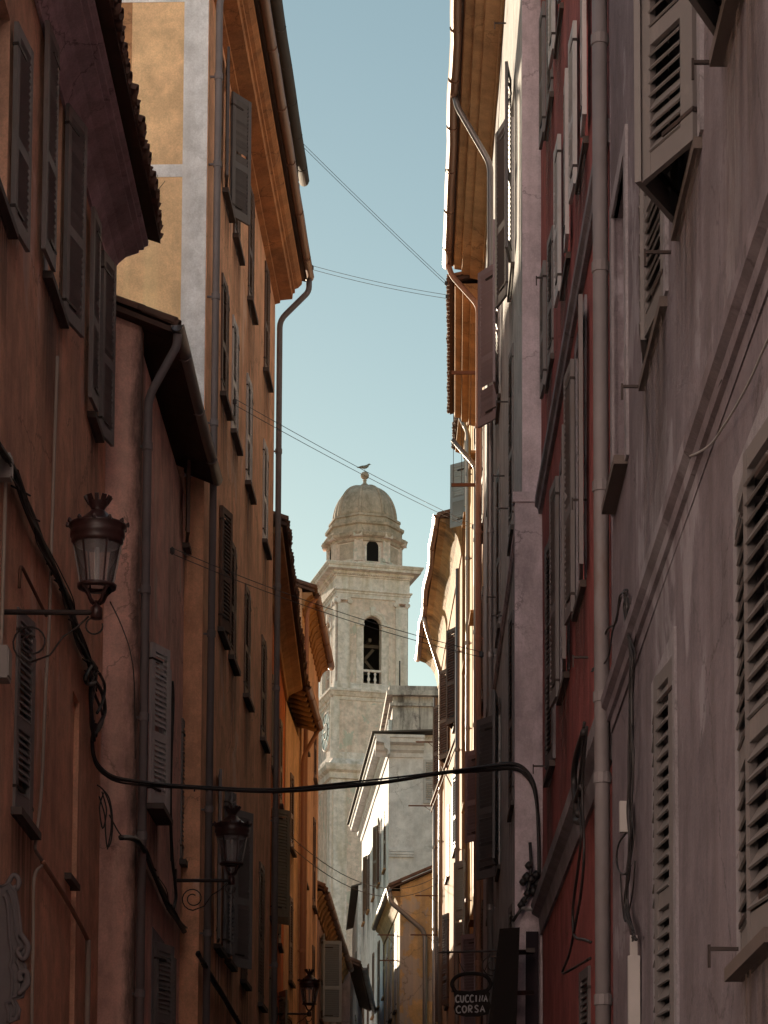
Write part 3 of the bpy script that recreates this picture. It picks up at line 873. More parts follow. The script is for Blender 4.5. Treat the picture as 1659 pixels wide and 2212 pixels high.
# ---- taller pale orange house
L6 = House('taller pale orange house with deep eave and rooftop chimney beside the bell tower', (-2.43, 56.05), (-2.27, 63.0), 'L', 16.25, 6, M_peach, seed=6)
for z0, z1 in ((13.2, 15.2), (9.9, 12.2), (6.6, 8.9), (3.6, 5.6)):
    for yc in (57.7, 61.4): L6.window(yc - .45, yc + .45, z0, z1, 4, 3, M_shbrn)
L6.wall(step=.6)
L6.cornice([(0,-.02),(.04,-.02),(.06,.1),(.10,.2),(.18,.28),(.24,.3),(.24,.36),(0,.36)], M_covebr)
r_ = L6.roof(.30, 16.6, 20, verge=True)
for i in range(12):
    g = G(); q = .3 + i * .56
    g.tube([L6.P(q, .03, 16.12), L6.P(q, .1, 16.45), L6.P(q, .25, 16.57)], .035, 6); g.obj('rafter', M_covebr, r_, True)
L6.gutter(.32, 16.64, .3, L6.L + .05, .085, M_copper)
L6.pipe([(.4, .32, 16.6), (.35, .1, 16.3), (.3, .09, 13.0), (.3, .09, GROUND)], .055, M_pipebr, (15.0, 12.0, 9.0))
g = G(); L6.bx(g, .5, 1.3, -1.35, -.75, 16.3, 17.35); g.prism([(-.1, 0), (.9, 0), (.4, .5)], lambda a, b: L6.P(.5 + a, -1.4, 17.35 + b), lambda a, b: L6.P(.5 + a, -.7, 17.35 + b))
g.obj('chimney', M_peach, r_)
# ---- low pinkish-grey house with tiled roof
L7 = House('low mauve-grey house with a long ragged tile eave below the bell tower', (-2.37, 63.1), (-2.02, 79.0), 'L', 10.3, 6, M_mauve, seed=7)
L7.window(66.2, 67.0, 7.6, 9.9, 170, 96, M_shblue, slat=.06, leafw=.55)
L7.window(71.5, 72.4, 7.6, 9.7, 3, 2, M_shgrey)
L7.window(75.5, 76.4, 7.6, 9.7, 3, 2, M_shgrey)
L7.window(65.4, 66.3, 4.0, 6.2, 3, 2, M_shgrey)
L7.wall(step=.8)
L7.cornice([(0,-.05),(.05,-.05),(.08,.1),(.14,.2),(.22,.28),(.22,.34),(0,.34)], M_covest)
r_ = L7.roof(.28, 10.64, 24, verge=True)
for i in range(14):
    g = G(); q = .3 + i * .9
    g.tube([L7.P(q, .02, 10.2), L7.P(q, .12, 10.45), L7.P(q, .25, 10.58)], .05, 6); g.obj('rafter', M_covest, r_, True)
L7.gutter(.30, 10.7, .5, L7.L, .09, M_copper)
L8 = House('farthest low house on the left with a rounded tile roof', (-1.75, 79.3), (-1.55, 92.0), 'L', 10.6, 6, M_lilac, seed=8)
L8.window(84, 85, 7.8, 9.8, 3, 2, M_shpale)
L8.wall(step=1)
L8.roof(.3, 10.85, 24, verge=True, mt=M_tile)
L8.gutter(.45, 10.85, .3, L8.L, .09, M_zinc)

L9 = House('unseen tall house added behind the left row to shade the white house', (-4.6, 103.5), (-4.9, 131.0), 'L', 19.2, 3.5, M_peach, seed=9)  # hidden house added to keep direct sun off the white house
for z0 in (4.0, 7.4, 10.8, 14.2):
    for i in range(6): L9.window(105.5 + i * 4.2, 106.5 + i * 4.2, z0, z0 + 2.1, 170, 170, M_shgrey, glazed=False, stain=False)
L9.wall(step=2.0)
L9.roof(.4, 19.5, 18, tiles=False)

# ================================================================== RIGHT SIDE
R1 = House('nearest house on the right, grey-beige plaster with a heavy string course', (1.582, 6.5), (1.63, 18.62), 'R', 14.0, 8, M_beige, seed=11)
R1.jpx(None, (1575, 100), 8.2, 26, 26, M_shr1, width=1.1, slat=.078, surround=M_surr, sillm=M_sill, leafw=.6)
R1.jpx((1515, 325), (1470, 485), 8.2, 24, 27, M_shr1, indiv=True, slat=.075, surround=M_surr, sillm=M_sill, leafw=.6, stf=.22, sillw=.05)
R1.jpx((1440, 680), (1397, 815), 8.2, 5, 7, M_shr1, indiv=True, slat=.075, surround=M_surr, sillm=M_sill, sillw=.05)
zl = R1.on(1414, 1475)[1] - .15
R1.window(R1.on(1464, 1345)[0] + .14, R1.on(1414, 1475)[0] - .14, 1.35, zl, 6, 4, M_shr1, byS=True, indiv=True, slat=.085, stf=.2, surround=M_surr, sillm=M_sill)
R1.jpx(None, (1610, 2085), zl, 5, 3, M_shr1, width=1.15, indiv=True, slat=.088, surround=M_surr, sillm=M_sill)
na, nb, nz = R1.on(1352, 990)[0] - .1, R1.on(1328, 1088)[0], R1.on(1328, 1088)[1]
R1.hole(na, nb, nz, nz + 2.3, .12)
R1.wall(step=.6)
g = G()
for (p, q, c, d) in ((na-.16, na, nz-.05, nz+2.3), (nb, nb+.16, nz-.05, nz+2.3), (na-.16, nb+.16, nz+2.3, nz+2.45)): R1.bx(g, p, q, -.03, .02, c, d)
g.obj('surround', M_surr, R1.root)
g = G(); R1.bx(g, na - .03, nb + .05, -.1, .1, nz - .07, nz - .005); g.obj('sill', M_sill, R1.root)
R1.string(4.50, .17, .075, M_beige, prof=[(0,-.10),(.012,-.10),(.014,-.01),(.04,0),(.05,.05),(.045,.07),(.085,.1),(.09,.17),(.06,.19),(0,.2)])
R1.roof(.5, 14.2, 18, tiles=False)
R1.pipe([(R1.L + .05, .075, 13.9), (R1.L + .05, .075, GROUND)], .062, M_pipe, (11.6, 10.1, 8.2, 6.4, 4.7, 4.05, 2.3))
for (x, y) in ((1565, 135), (1450, 545), (1395, 835), (1605, 2050)): R1.hook(x, y, .16)

R2 = House('dark red house between the grey drainpipe and the white house', (1.645, 18.7), (1.63, 28.1), 'R', 16.3, 7, M_red, seed=12)
for x, yb, yt, an, af, mt in ((1262, 350, -20, 174, 174, M_shpale), (1226, 590, 235, 174, 173, M_shpale), (1192, 800, 520, 4, 175, M_shgrey), (1212, 60, -260, 174, 174, M_shpale), (1190, 245, -50, 4, 176, M_shgrey)):
    R2.wpx(x, yb, yt, .9, min(an + 4, 178) if an > 90 else an, 178 if af > 90 else af, mt, indiv=(yb > 300), sillw=.05)
for x, yb, yt, an, af, mt in ((1258, 1290, 720, 170, 174, M_shgrey), (1222, 1480, 985, 174, 168, M_shgrey), (1191, 1665, 1180, 6, 4, M_shdark)):
    R2.wpx(x, yb, yt, 1.0, 176 if an > 90 else an, 176 if af > 90 else af, mt, indiv=True, surround=M_surr, sillw=.06)
R2.window(21.0, 22.0, 0.6, 2.9, 5, 5, M_shdark)
R2.wall(step=.6)
R2.string(R2.on(1270, 575)[1], .2, .09, M_surr)
R2.string(R2.on(1260, 1755)[1], 0.34, .14, M_surr, prof=[(0,-.2),(.03,-.2),(.05,0),(.13,.05),(.14,.16),(.07,.2),(.05,.32),(.02,.34),(0,.34)])
R2.roof(.5, 16.5, 18, tiles=False)
for (x, y) in ((1185, 600), (1330-60, 1080), (1272, 1420), (1178, 1655)): R2.hook(x, y, .14)

R3 = House('tall grey-white house with a return wall tinted lilac for shade and a long copper gutter', (1.40, 28.15), (1.45, 43.4), 'R', 18.75, 7, M_white, seed=13)
for (z0, z1) in ((13.4, 15.9), (9.9, 12.35), (6.3, 8.8), (2.9, 5.0)):
    for ci, yc in enumerate((30.9, 35.5, 39.9)):
        an, af, mt = 4, 3, M_shgrey
        if z0 == 13.4 and ci == 0: an, af, mt = 172, 165, M_shdark
        if z0 == 13.4 and ci == 1: an, af, mt = 172, 148, M_shmauve
        if z0 == 6.3 and ci == 1: an, af, mt = 172, 146, M_shdark
        if z0 == 6.3 and ci == 0: mt = M_shdark
        R3.window(yc - .5, yc + .5, z0, z1, an, af, mt, indiv=(z0 in (13.4, 6.3) and ci == 1) or (z0 == 9.9 and ci < 2), slat=.06, sillw=.05)
R3.wall(step=.6)
profR = [(0,-.02),(.04,-.02),(.05,.05),(.26,.10),(.27,.16),(.41,.17),(.42,.25),(.55,.27),(.57,.34),(0,.34)]
R3.cornice(profR, M_covebr)
R3.roof(.60, 19.09, 14, ts0=1.0)
R3.gutter(.68, 19.12, -.1, R3.L + .05, .085, M_copper, wav=.03, joint=1.5)
a_, z_ = R3.on(1068, 420)
R3.pipe([(R3.sY(37.0), .66, 19.1), (R3.sY(37.0), .62, 18.9), (R3.sY(37.1), .09, 18.0), (R3.sY(37.1), .08, GROUND)], .05, M_zinc, (16, 14, 12.0, 10, 8, 6))
R3.pipe([(R3.L - .15, .67, 19.05), (R3.L - .1, .6, 18.85), (R3.L - .05, .1, 18.3), (R3.L - .02, .09, GROUND)], .052, M_pipebr, (16, 14, 12.0, 10, 8, 6))
g = G(); R3.bx(g, -.16, -.002, -2.5, .095, GROUND, 9.4); g.add([], [])
R3.bx(g, -.19, -.003, -2.5, .12, 9.4, 9.52); g.obj('buttress', M_lilac, R3.root)
g = G(); R3.bx(g, -.011, -.001, -2.5, -.001, 9.53, 18.7); g.obj('return_wall', M_lilac, R3.root)  # lilac sheet over the end wall: its shaded tint put into the colour
R3.string(9.42, .10, .05, M_lilac, s0=.02)
for (x, y) in ((1093, 50), (1098, 868), (1100, 1098), (1090, 1028), (1075, 1290), (1085, 1330)): R3.hook(x, y, .16)

R4 = House('orange house with reddish tile verge and rusty drying bars, right of the sky gap', (1.47, 43.5), (1.61, 50.2), 'R', 18.45, 6, M_pinkor, seed=14)
for (z0, z1) in ((14.6, 16.8), (11.2, 13.4), (8.7, 10.5), (5.2, 7.4)):
    for yc in (45.2, 48.4):
        an, af = 3, 3
        mt = M_shbrn
        if z0 == 8.7 and yc < 46: an, af, mt = 172, 140, M_shmauve
        if z0 == 5.2 and yc > 46: an, af, mt = 170, 130, M_shmauve
        R4.window(yc - .48, yc + .48, z0, z1, an, af, mt, indiv=(mt is M_shmauve), slat=.062)
R4.wall(step=.6)
R4.cornice(profR, M_covebr)
R4.roof(.66, 18.8, 14, rag=.15)
R4.pipe([(R4.L - .1, .6, 18.2), (R4.L - .1, .1, 17.6), (R4.L - .1, .09, GROUND)], .05, M_zinc, (16, 14, 12.0, 10, 8))
for Y_, zz in ((44.2, 17.35), (46.6, 16.0)):
    g = G(); g.beam(R4.P(R4.sY(Y_), 0, zz), R4.P(R4.sY(Y_), .62, zz), .05, .06); g.obj('drying_bar', M_rust, R4.root)
g = G()
for n_ in (.25, .42, .58): g.tube([R4.P(R4.sY(44.2), n_, 17.38), R4.P(R4.sY(45.4), n_, 16.6), R4.P(R4.sY(46.6), n_, 16.03)], .006, 5)
g.obj('clothes_line', M_wire, R4.root)

R5 = House('tall golden yellow house with a blue-grey shutter swung out at its top', (1.60, 50.3), (1.50, 58.6), 'R', 20.8, 6, M_gold, seed=15)
for (z0, z1) in ((18.6, 20.2), (15.0, 17.2), (11.6, 13.8), (8.2, 10.4), (4.8, 7.0)):
    for yc in (52.4, 56.6):
        an, af = 3, 3
        mt = M_shgrey
        if z0 == 18.6 and yc > 55: an, af, mt = 172, 130, M_shblue
        if z0 == 8.2 and yc > 55: an, af, mt = 170, 150, M_shblue
        R5.window(yc - .46, yc + .46, z0, z1, an, af, mt, leafw=.5, sillm=M_covebr, sillw=.14, indiv=(mt is M_shblue))
R5.wall(step=.7)
R5.cornice([(0,-.02),(.05,-.02),(.08,.1),(.25,.16),(.26,.22),(0,.22)], M_covebr)
R5.roof(.3, 21.02, 16)
R5.pipe([(R5.sY(54.6), .3, 20.4), (R5.sY(54.6), .09, 20.0), (R5.sY(54.6), .085, GROUND)], .05, M_zinc, (19, 17, 15, 13, 11, 9, 7))

R6 = House('sunlit pink-orange house with stained coved eave and brown shutters, right of the tower', (1.43, 58.8), (1.04, 72.2), 'R', 18.7, 6, M_pinkor, seed=16)
for (z0, z1) in ((14.7, 17.2), (11.4, 13.4), (7.9, 10.4), (4.4, 6.6)):
    for yc in (61.5, 65.6, 69.6):
        an, af, mt = 3, 3, M_shbrn
        if z0 == 14.7: an, af = 28, 24
        if z0 == 7.9 and yc > 65: an, af = 16, 12
        if z0 == 11.4 and yc < 63: mt = M_shblue; an, af = 10, 8
        R6.window(yc - .5, yc + .5, z0, z1, an, af, mt, slat=.065, indiv=(z0 in (14.7, 7.9)))
R6.wall(step=.7)
R6.cornice([(0,-.3),(.03,-.3),(.05,-.1),(.12,.16),(.24,.36),(.40,.5),(.56,.56),(.56,.62),(0,.62)], M_covest)
r_ = R6.roof(.58, 19.3, 16, verge=True)
R6.gutter(.64, 19.36, -.1, R6.L + .1, .09, M_copper, wav=.05)
R6.pipe([(8.6, .62, 19.3), (8.7, .56, 19.0), (9.6, .1, 17.9), (9.7, .09, 17.2), (9.7, .09, GROUND)], .06, M_zinc, (16, 13, 10))
R6.pipe([(R6.L - .1, .1, 18.1), (R6.L - .1, .1, GROUND)], .065, M_zinc, (16, 13.5, 11, 9, 7))
R6.pipe([(.2, .1, 18.1), (.2, .1, GROUND)], .055, M_zinc, (16, 13.5, 11, 9, 7))
g = G(); R6.bx(g, .3, 1.3, -1.4, -.6, 19.3, 21.2); R6.bx(g, .2, 1.4, -1.5, -.5, 21.2, 21.32); g.obj('chimney', M_pinkor, r_)
for (x, y, l) in ((948, 1603, .7), (946, 1741, .9), (952, 1935, .75), (948, 2020, .85)):
    R6.bar(x, y, l, M_rust)
g = G()
a, z = R6.on(985, 1590, 0); b, zb = R6.on(955, 1700, .5)
g.beam(R6.P(a, 0, z), R6.P(a + 3.5, .5, z - 1.1), .05, .05); g.beam(R6.P(a, 0, z - .25), R6.P(a + 3.5, .5, z - 1.3), .03, .03)
g.beam(R6.P(a + .1, 0, z - 1.5), R6.P(a + 1.6, .3, z - .45), .03, .03)
g.obj('awning_frame', M_rust, R6.root)

# ================================================================== HEAD OF THE STREET
C2 = House('low ochre house with patchy plaster gable and bent grey downpipe', (-.106, 74.5), (-.65, 82.5), 'R', 12.25, 4.6, M_ochre, seed=17)
for yc in (76.2, 78.6, 81.0): C2.window(yc - .42, yc + .42, 9.0, 11.5, 3, 3, M_shpale, slat=.07)
for yc in (76.2, 79.6): C2.window(yc - .42, yc + .42, 5.2, 7.6, 3, 3, M_shbrn, slat=.07)
C2.wall(step=.8)
C2.cornice([(0,-.2),(.04,-.2),(.1,.0),(.2,.18),(.3,.26),(.3,.32),(0,.32)], M_covest)
C2.roof(.34, 12.6, 24, s0=-.14, verge=True, run=3.4)
C2.gutter(.36, 12.62, -.2, C2.L, .09, M_zinc)
C2.pipe([(-.1, .34, 12.55), (-.1, .3, 12.2), (-.1, -.7, 11.35), (-.1, -.78, 11.1), (-.1, -.78, GROUND)], .075, M_zinc, (8, 5))
g = G(); C2.bx(g, .5, 1.1, -2.0, -1.4, 13, 14.6); g.lathe([(.16, 0), (.2, .25), (.12, .45)], 10, C2.P(.8, -1.7, 14.6)); g.obj('chimney', M_soot, C2.root)
g = G(); g.beam(C2.P(-.03, -1.7, 11.75), C2.P(-.03, -2.6, 11.75), .04, .05); g.lathe([(.02,-.03),(.09,0),(.02,.03)], 8, C2.P(-.03, -2.1, 11.75)); g.obj('tie_bar', M_iron, C2.root)
for (x, y) in ((822, 2020), (828, 2075)): C2.bar(x + 30, y, .55, M_rust)

C1 = House('tall white house at the bend with slate eave and a long row of shutters', (-.545, 86.0), (-1.79, 102.4), 'R', 19.5, 7, M_c1, seed=18)
for (z0, z1) in ((15.6, 18.0), (10.9, 13.4), (6.6, 9.0), (3.0, 5.2)):
    for i, yc in enumerate((87.9, 91.0, 94.2, 97.4, 100.6)):
        C1.window(yc - .5, yc + .5, z0, z1, 172 if (i == 1 and z0 > 15) else 4, 165 if (z0 > 15 and i % 2) else 3, M_shbrn, slat=.07, sillm=M_covebr)
C1.wall(step=.9)
cp = [(0,-.1),(.05,-.1),(.08,.05),(.2,.14),(.22,.3),(.48,.36),(.50,.5),(.56,.52),(.57,.62),(0,.62)]
C1.cornice(cp, M_c1, s0=-.58)
C1.roof(.66, 20.14, 3, s0=-.66, mt=M_slate, tiles=False, run=3.0)
k = 1.36
g = G()
n_ = len(cp)
vs = [C1.P(-p, .5, 19.5 + q) for p, q in cp] + [C1.P(-p, -1.25, 19.5 + q) for p, q in cp]
g.add(vs, [(j, (j+1) % n_, n_ + (j+1) % n_, n_ + j) for j in range(n_)] + [tuple(range(n_)), tuple(range(n_, 2*n_))[::-1]])
g.obj('cornice', M_c1, C1.root)
g = G()
for q, d in ((0, .05), (.09, .075), (.2, .05)): C1.bx(g, -d - .02, -.002, -.92, -.02, 15.75 + q, 15.75 + q + .08)
g.obj('moulding', M_c1, C1.root)
g = G(); C1.bx(g, -.05, -.002, -4.2, -1.62, 2.0, 13.4); C1.bx(g, -.07, -.003, -4.2, -1.60, 13.4, 13.5); g.obj('wall_panel', M_white, C1.root)
# shutter on the near end wall
b0 = C1.root.matrix_basis.copy()
def flat_shutter(h, n0, n1, z0, z1, mt):
    """closed pair of leaves on the near end wall of a house"""
    w_ = abs(n1 - n0)
    g = G()
    for p, q, c, d in ((0, .09, 0, z1-z0), (w_-.09, w_, 0, z1-z0), (.09, w_-.09, 0, .14), (.09, w_-.09, (z1-z0)*.45, (z1-z0)*.45+.12), (.09, w_-.09, z1-z0-.1, z1-z0)):
        g.box(-.05, -.01, h.sg * n0 - p if h.sg > 0 else p, h.sg * n0 - q if h.sg > 0 else q, c, d)
    o = g.obj('shutter', mt, h.root); o.location = (0, 0, z0 - GROUND)
    k = int((z1 - z0) / .085)
    gs = G()
    for i in range(k):
        zc = .14 + (z1 - z0 - .24) * (i + .5) / k
        y0, y1 = h.sg * n0 - .09, h.sg * n0 - w_ + .09
        gs.box(-.035, .035, min(y0, y1), max(y0, y1), -.006, .006, Matrix.Translation((-.03, 0, zc)) @ Matrix.Rotation(R(-38), 4, 'Y'))
    gs.obj('slat', mt, o, kind='stuff')
    return o
flat_shutter(C1, -1.25, -2.1, at(925, 1735, 86).z, at(925, 1640, 86).z, M_shpale)

C3 = House('white house half hidden past the bend, with a dark slanting slate eave', (-1.95, 102.8), (-2.45, 115.0), 'R', 17.2, 6, M_quoin, seed=19)
for i, yc in enumerate((105, 109)): C3.window(yc - .5, yc + .5, 12.5, 15, 3, 3, M_shgrey)
C3.wall(step=1.2)
C3.roof(.3, 17.5, 17, mt=M_slate, tiles=False)
C0 = House('grey rendered house streaked black, with a parapet, in front of the bell tower', (-.58, 118), (-1.2, 130), 'R', 29.7, 12, M_soot, name='rendered_house', seed=20)
for z0, z1 in ((25.0, 27.5),):
    for i, yc in enumerate((121, 125)): C0.window(yc - .6, yc + .6, z0, z1, 3, 3, M_shpale)
C0.wall(step=1.2)
g = G(); C0.bx(g, -.35, C0.L, -12, .3, 29.7, 29.95); C0.bx(g, -.2, C0.L, -12, .18, 29.95, 30.2); C0.bx(g, -.16, C0.L, -12, .14, 29.2, 29.35)
g.obj('parapet', M_soot, C0.root)
g = G(); C0.bx(g, -.14, .1, -8, -.55, 26.9, 27.0); g.obj('ledge', M_soot, C0.root)
g = G()
g.beam(C0.P(-.08, -.9, 24.6), C0.P(-.08, -3.2, 27.2), .14, .25); g.obj('flashing', M_slate, C0.root)
g = G()
for q in range(3): C0.bx(g, .3 + q * 1.2, .6 + q * 1.2, 0, .2, 24.0, 28.6)
g.obj('pilaster', M_quoin, C0.root)
a = at(853, 1478, 118)
g = G(); g.tube([C0.P(.0, -.35, 30.2), C0.P(.0, -.35, 31.5)], .035, 6); g.obj('roof_pole', M_iron, C0.root)
# ================================================================== BEHIND THE VIEWPOINT
# unseen pale house added to bounce sunlight into the street as fill
S0 = House('unseen long pale house added behind the viewpoint to bounce fill light', (30, -6.0), (-36, -6.0), 'L', 25.0, 8, M_bounce, seed=30)
for z0 in (2.6, 6.0, 9.4, 12.8, 16.2, 19.6):
    for i in range(17): S0.window(2.5 + i * 3.4, 3.5 + i * 3.4, z0, z0 + 2.0, 174, 174, M_shpale, byS=True, stain=False, glazed=False)
S0.wall(step=2.0)
S0.cornice([(0,-.02),(.1,0),(.14,.2),(.4,.3),(.4,.4),(0,.4)], M_quoin)
S0.roof(.5, 25.4, 18, tiles=False)
# ================================================================== CHURCH TOWER
TY = 165.0
kT = TY / F
TA = R(14.5)
tcx, tcy = -2.88, 168.0
church = thing('church_bell_tower', 'pale stucco church bell tower with domed lantern and clock closing the street', 'church', (tcx, tcy, GROUND), TA)
church.scale = (1.06, 1.06, 1)
def tz(y): return (at(724, y, 165).z if y > 1200 else at(795, y, 168).z) - GROUND          # local height of a picture row on the near corner
def sq(g, prof, c=(0, 0)):
    """square moulding: profile of (half size, z)"""
    vs, fs = [], []
    for h, z in prof:
        for sx, sy in ((-1,-1),(1,-1),(1,1),(-1,1)): vs.append((c[0] + sx*h, c[1] + sy*h, z))
    for i in range(len(prof) - 1):
        for k in range(4):
            k2 = (k + 1) % 4
            fs.append((i*4+k, i*4+k2, (i+1)*4+k2, (i+1)*4+k))
    fs.append((3,2,1,0)); n = (len(prof)-1)*4; fs.append((n, n+1, n+2, n+3))
    return g.add(vs, fs)
HB = 2.42                                           # half width of the belfry
g = G(); sq(g, [(2.72, 0), (2.72, tz(1655))]); g.obj('shaft', M_church, church)
g = G(); sq(g, [(2.60, tz(1655)), (2.60, tz(1506))]); g.obj('clock_stage', M_church, church)
z = tz(1655)
g = G(); sq(g, [(2.72, z-1.4), (2.80, z-1.35), (2.80, z-1.0), (2.95, z-.95), (2.95, z-.55), (3.2, z-.4), (3.3, z-.15), (3.32, z), (2.95, z+.06), (2.66, z+.5), (2.66, z+.9), (2.62, z+.95), (2.5, z+.95)]); g.obj('lower_cornice', M_trimst, church)
z = tz(1506)
g = G(); sq(g, [(2.60, z-.25), (2.66, z-.22), (2.68, z), (2.78, z+.05), (2.92, z+.3), (3.0, z+.34), (3.0, z+.5), (2.9, z+.54), (2.62, z+.62), (2.62, z+.9), (2.56, z+.95), (2.56, z+1.05), (2.0, z+1.05)]); g.obj('belfry_base', M_trimst, church)
for sx in (-1, 1):
    g = G(); g.box(sx*2.56 - .3, sx*2.56 + .3, -2.68, -2.59, tz(1640), tz(1510)); g.obj('corner_strip', M_trimst, church)
g = G(); g.box(-2.68, -2.59, -2.5, -1.95, tz(1640), tz(1510)); g.obj('corner_strip', M_trimst, church)
g = G(); g.box(-2.68, -2.59, 1.95, 2.5, tz(1640), tz(1510)); g.obj('corner_strip', M_trimst, church)
# belfry
zb0, zb1 = tz(1480), tz(1290)
hw, zs = .60, tz(1345)                              # half opening, springing line
zsill = tz(1478) + .05
def arch_wall(g, M_):
    n = 10
    T0, T1 = -HB, -HB + .55
    for sx in (-1, 1):
        g.box(*sorted((sx*hw, sx*HB)), T0, T1, zb0, zb1, M_)
    arc = [(hw * math.cos(PI * k / n), zs + hw * math.sin(PI * k / n)) for k in range(n + 1)]
    for k in range(n):
        (x0, z0_), (x1, z1_) = arc[k], arc[k+1]
        vs = [Vector(p) for p in ((x0,T0,z0_),(x1,T0,z1_),(x1,T0,zb1),(x0,T0,zb1),(x0,T1,z0_),(x1,T1,z1_),(x1,T1,zb1),(x0,T1,zb1))]
        g.add([M_ @ p for p in vs], [(0,1,2,3),(7,6,5,4),(0,4,5,1)])
def face_details(M_, full):
    for sx in (-1, 1):
        g = G(); g.box(sx*(HB-.46) - .4, sx*(HB-.46) + .4, -HB - .09, -HB + .02, zb0 + .25, zb1 - .42, M_)
        g.box(sx*(HB-.46) - .47, sx*(HB-.46) + .47, -HB - .15, -HB + .02, zb0 - .05, zb0 + .25, M_)
        g.obj('pilaster', M_trimst, church)
        g = G(); g.box(sx*(HB-.46) - .44, sx*(HB-.46) + .44, -HB - .16, -HB + .02, zb1 - .2, zb1, M_)
        for q in (-1, 1):
            c = M_ @ Vector((sx*(HB-.46) + q*.40, -HB - .05, zb1 - .3))
            g.lathe([(.07,-.14),(.17,-.13),(.17,.13),(.07,.14)], 12, (0,0,0), Matrix.Translation(c) @ M_.to_3x3().to_4x4() @ Matrix.Rotation(R(90), 4, 'X'))
        g.obj('capital', M_trimst, church)
        g = G(); g.box(*sorted((sx*(hw+.02), sx*(hw+.5))), -HB - .05, -HB + .02, zb0, zs - .12, M_); g.box(*sorted((sx*(hw-.03), sx*(hw+.55))), -HB - .12, -HB + .3, zs - .14, zs + .06, M_)
        g.obj('impost', M_trimst, church)
    g = G(); n = 14
    for (r0, r1, d) in ((hw + .02, hw + .3, .05), (hw + .22, hw + .36, .09)):
        for k in range(n):
            a0, a1 = PI*k/n, PI*(k+1)/n
            vs = []
            for y in (-HB - d, -HB + .02):
                for r_, a in ((r0, a0), (r1, a0), (r1, a1), (r0, a1)): vs.append(M_ @ Vector((r_*math.cos(a), y, zs + .06 + r_*math.sin(a))))
            g.add(vs, [(0,1,2,3),(0,4,5,1),(1,5,6,2),(2,6,7,3),(3,7,4,0)])
    g.obj('archivolt', M_trimst, church)
    g = G(); g.prism([(-.13, hw + .02), (.13, hw + .02), (.2, hw + .62), (-.2, hw + .62)], lambda a, b: M_ @ Vector((a, -HB - .16, zs + b)), lambda a, b: M_ @ Vector((a, -HB, zs + b))); g.obj('keystone', M_trimst, church)
    # balustrade
    g = G(); g.box(-hw, hw, -HB + .02, -HB + .24, zsill + .98, zsill + 1.12, M_); g.box(-hw, hw, -HB + .02, -HB + .24, zsill, zsill + .14, M_); g.obj('balustrade_rail', M_trimst, church)
    for q in (-.22, .22) if full else (0,):
        c = M_ @ Vector((q, -HB + .13, zsill + .14))
        g = G(); g.lathe([(.09,0),(.09,.08),(.05,.12),(.11,.3),(.06,.5),(.05,.56),(.1,.72),(.05,.78),(.09,.82),(.09,.84)], 10, c); g.obj('baluster', M_trimst, church, True)
g = G()
rots = [Matrix.Rotation(PI/2 * k, 4, 'Z') for k in range(4)]
for M_ in rots: arch_wall(g, M_)
g.box(-HB + .5, HB - .5, -HB + .5, HB - .5, zb0 - .1, zb0 + .12); g.box(-HB + .5, HB - .5, -HB + .5, HB - .5, zb1 - .1, zb1)
g.obj('belfry_wall', M_church, church)
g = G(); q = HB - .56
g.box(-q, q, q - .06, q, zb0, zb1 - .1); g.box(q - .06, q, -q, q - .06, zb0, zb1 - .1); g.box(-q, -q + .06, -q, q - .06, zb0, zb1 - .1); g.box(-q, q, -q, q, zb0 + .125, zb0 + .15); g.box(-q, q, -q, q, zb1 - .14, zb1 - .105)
g.obj('belfry_shade_lining', M_bellin, church)  # dark panels added to block the sun and paint the inside dark
face_details(rots[0], True); face_details(rots[3], False)
g = G()
g.box(-1.7, 1.7, -1.25, -1.05, tz(1385), tz(1378)); g.box(-1.7, 1.7, -1.25, -1.05, zsill + .3, zsill + .55)
g.beam((-.6, -1.2, tz(1425)), (.35, -1.2, tz(1388)), .16, .2); g.beam((-.6, -1.2, tz(1400)), (.5, -1.2, tz(1440)), .16, .2)
g.beam((0, -1.7, tz(1372)), (0, 1.7, tz(1372)), .2, .25); g.obj('bell_frame', M_wood, church)
g = G(); g.lathe([(.02,1.0),(.2,.98),(.28,.85),(.34,.4),(.46,.1),(.55,0),(.5,0)], 18, (0, -.3, tz(1440))); g.obj('bell', M_bronze, church, True)
# entablature and main cornice
z = zb1
g = G(); sq(g, [(2.46, z), (2.50, z+.02), (2.50, z+.30), (2.56, z+.32), (2.56, z+.42), (2.66, z+.5), (2.66, z+.58), (2.5, z+.62), (2.5, z+1.5), (2.58, z+1.52)]); g.obj('entablature', M_trimst, church)
zc = tz(1241)
g = G(); sq(g, [(2.5, z+1.5), (2.58, zc - .12), (2.58, zc), (2.72, zc+.04), (2.74, zc+.2), (3.12, zc+.26), (3.14, zc+.44), (3.2, zc+.46), (3.28, zc+.62), (3.28, zc+.68), (2.4, zc+.78), (2.0, zc+.8)]); g.obj('main_cornice', M_trimst, church)
g = G()
for M_ in (rots[0], rots[3]):
    for i in range(34):
        x = -2.62 + i * .159
        g.box(x - .045, x + .045, -2.70, -2.56, zc - .02, zc + .13, M_)
g.obj('dentil', M_trimst, church, kind='stuff')
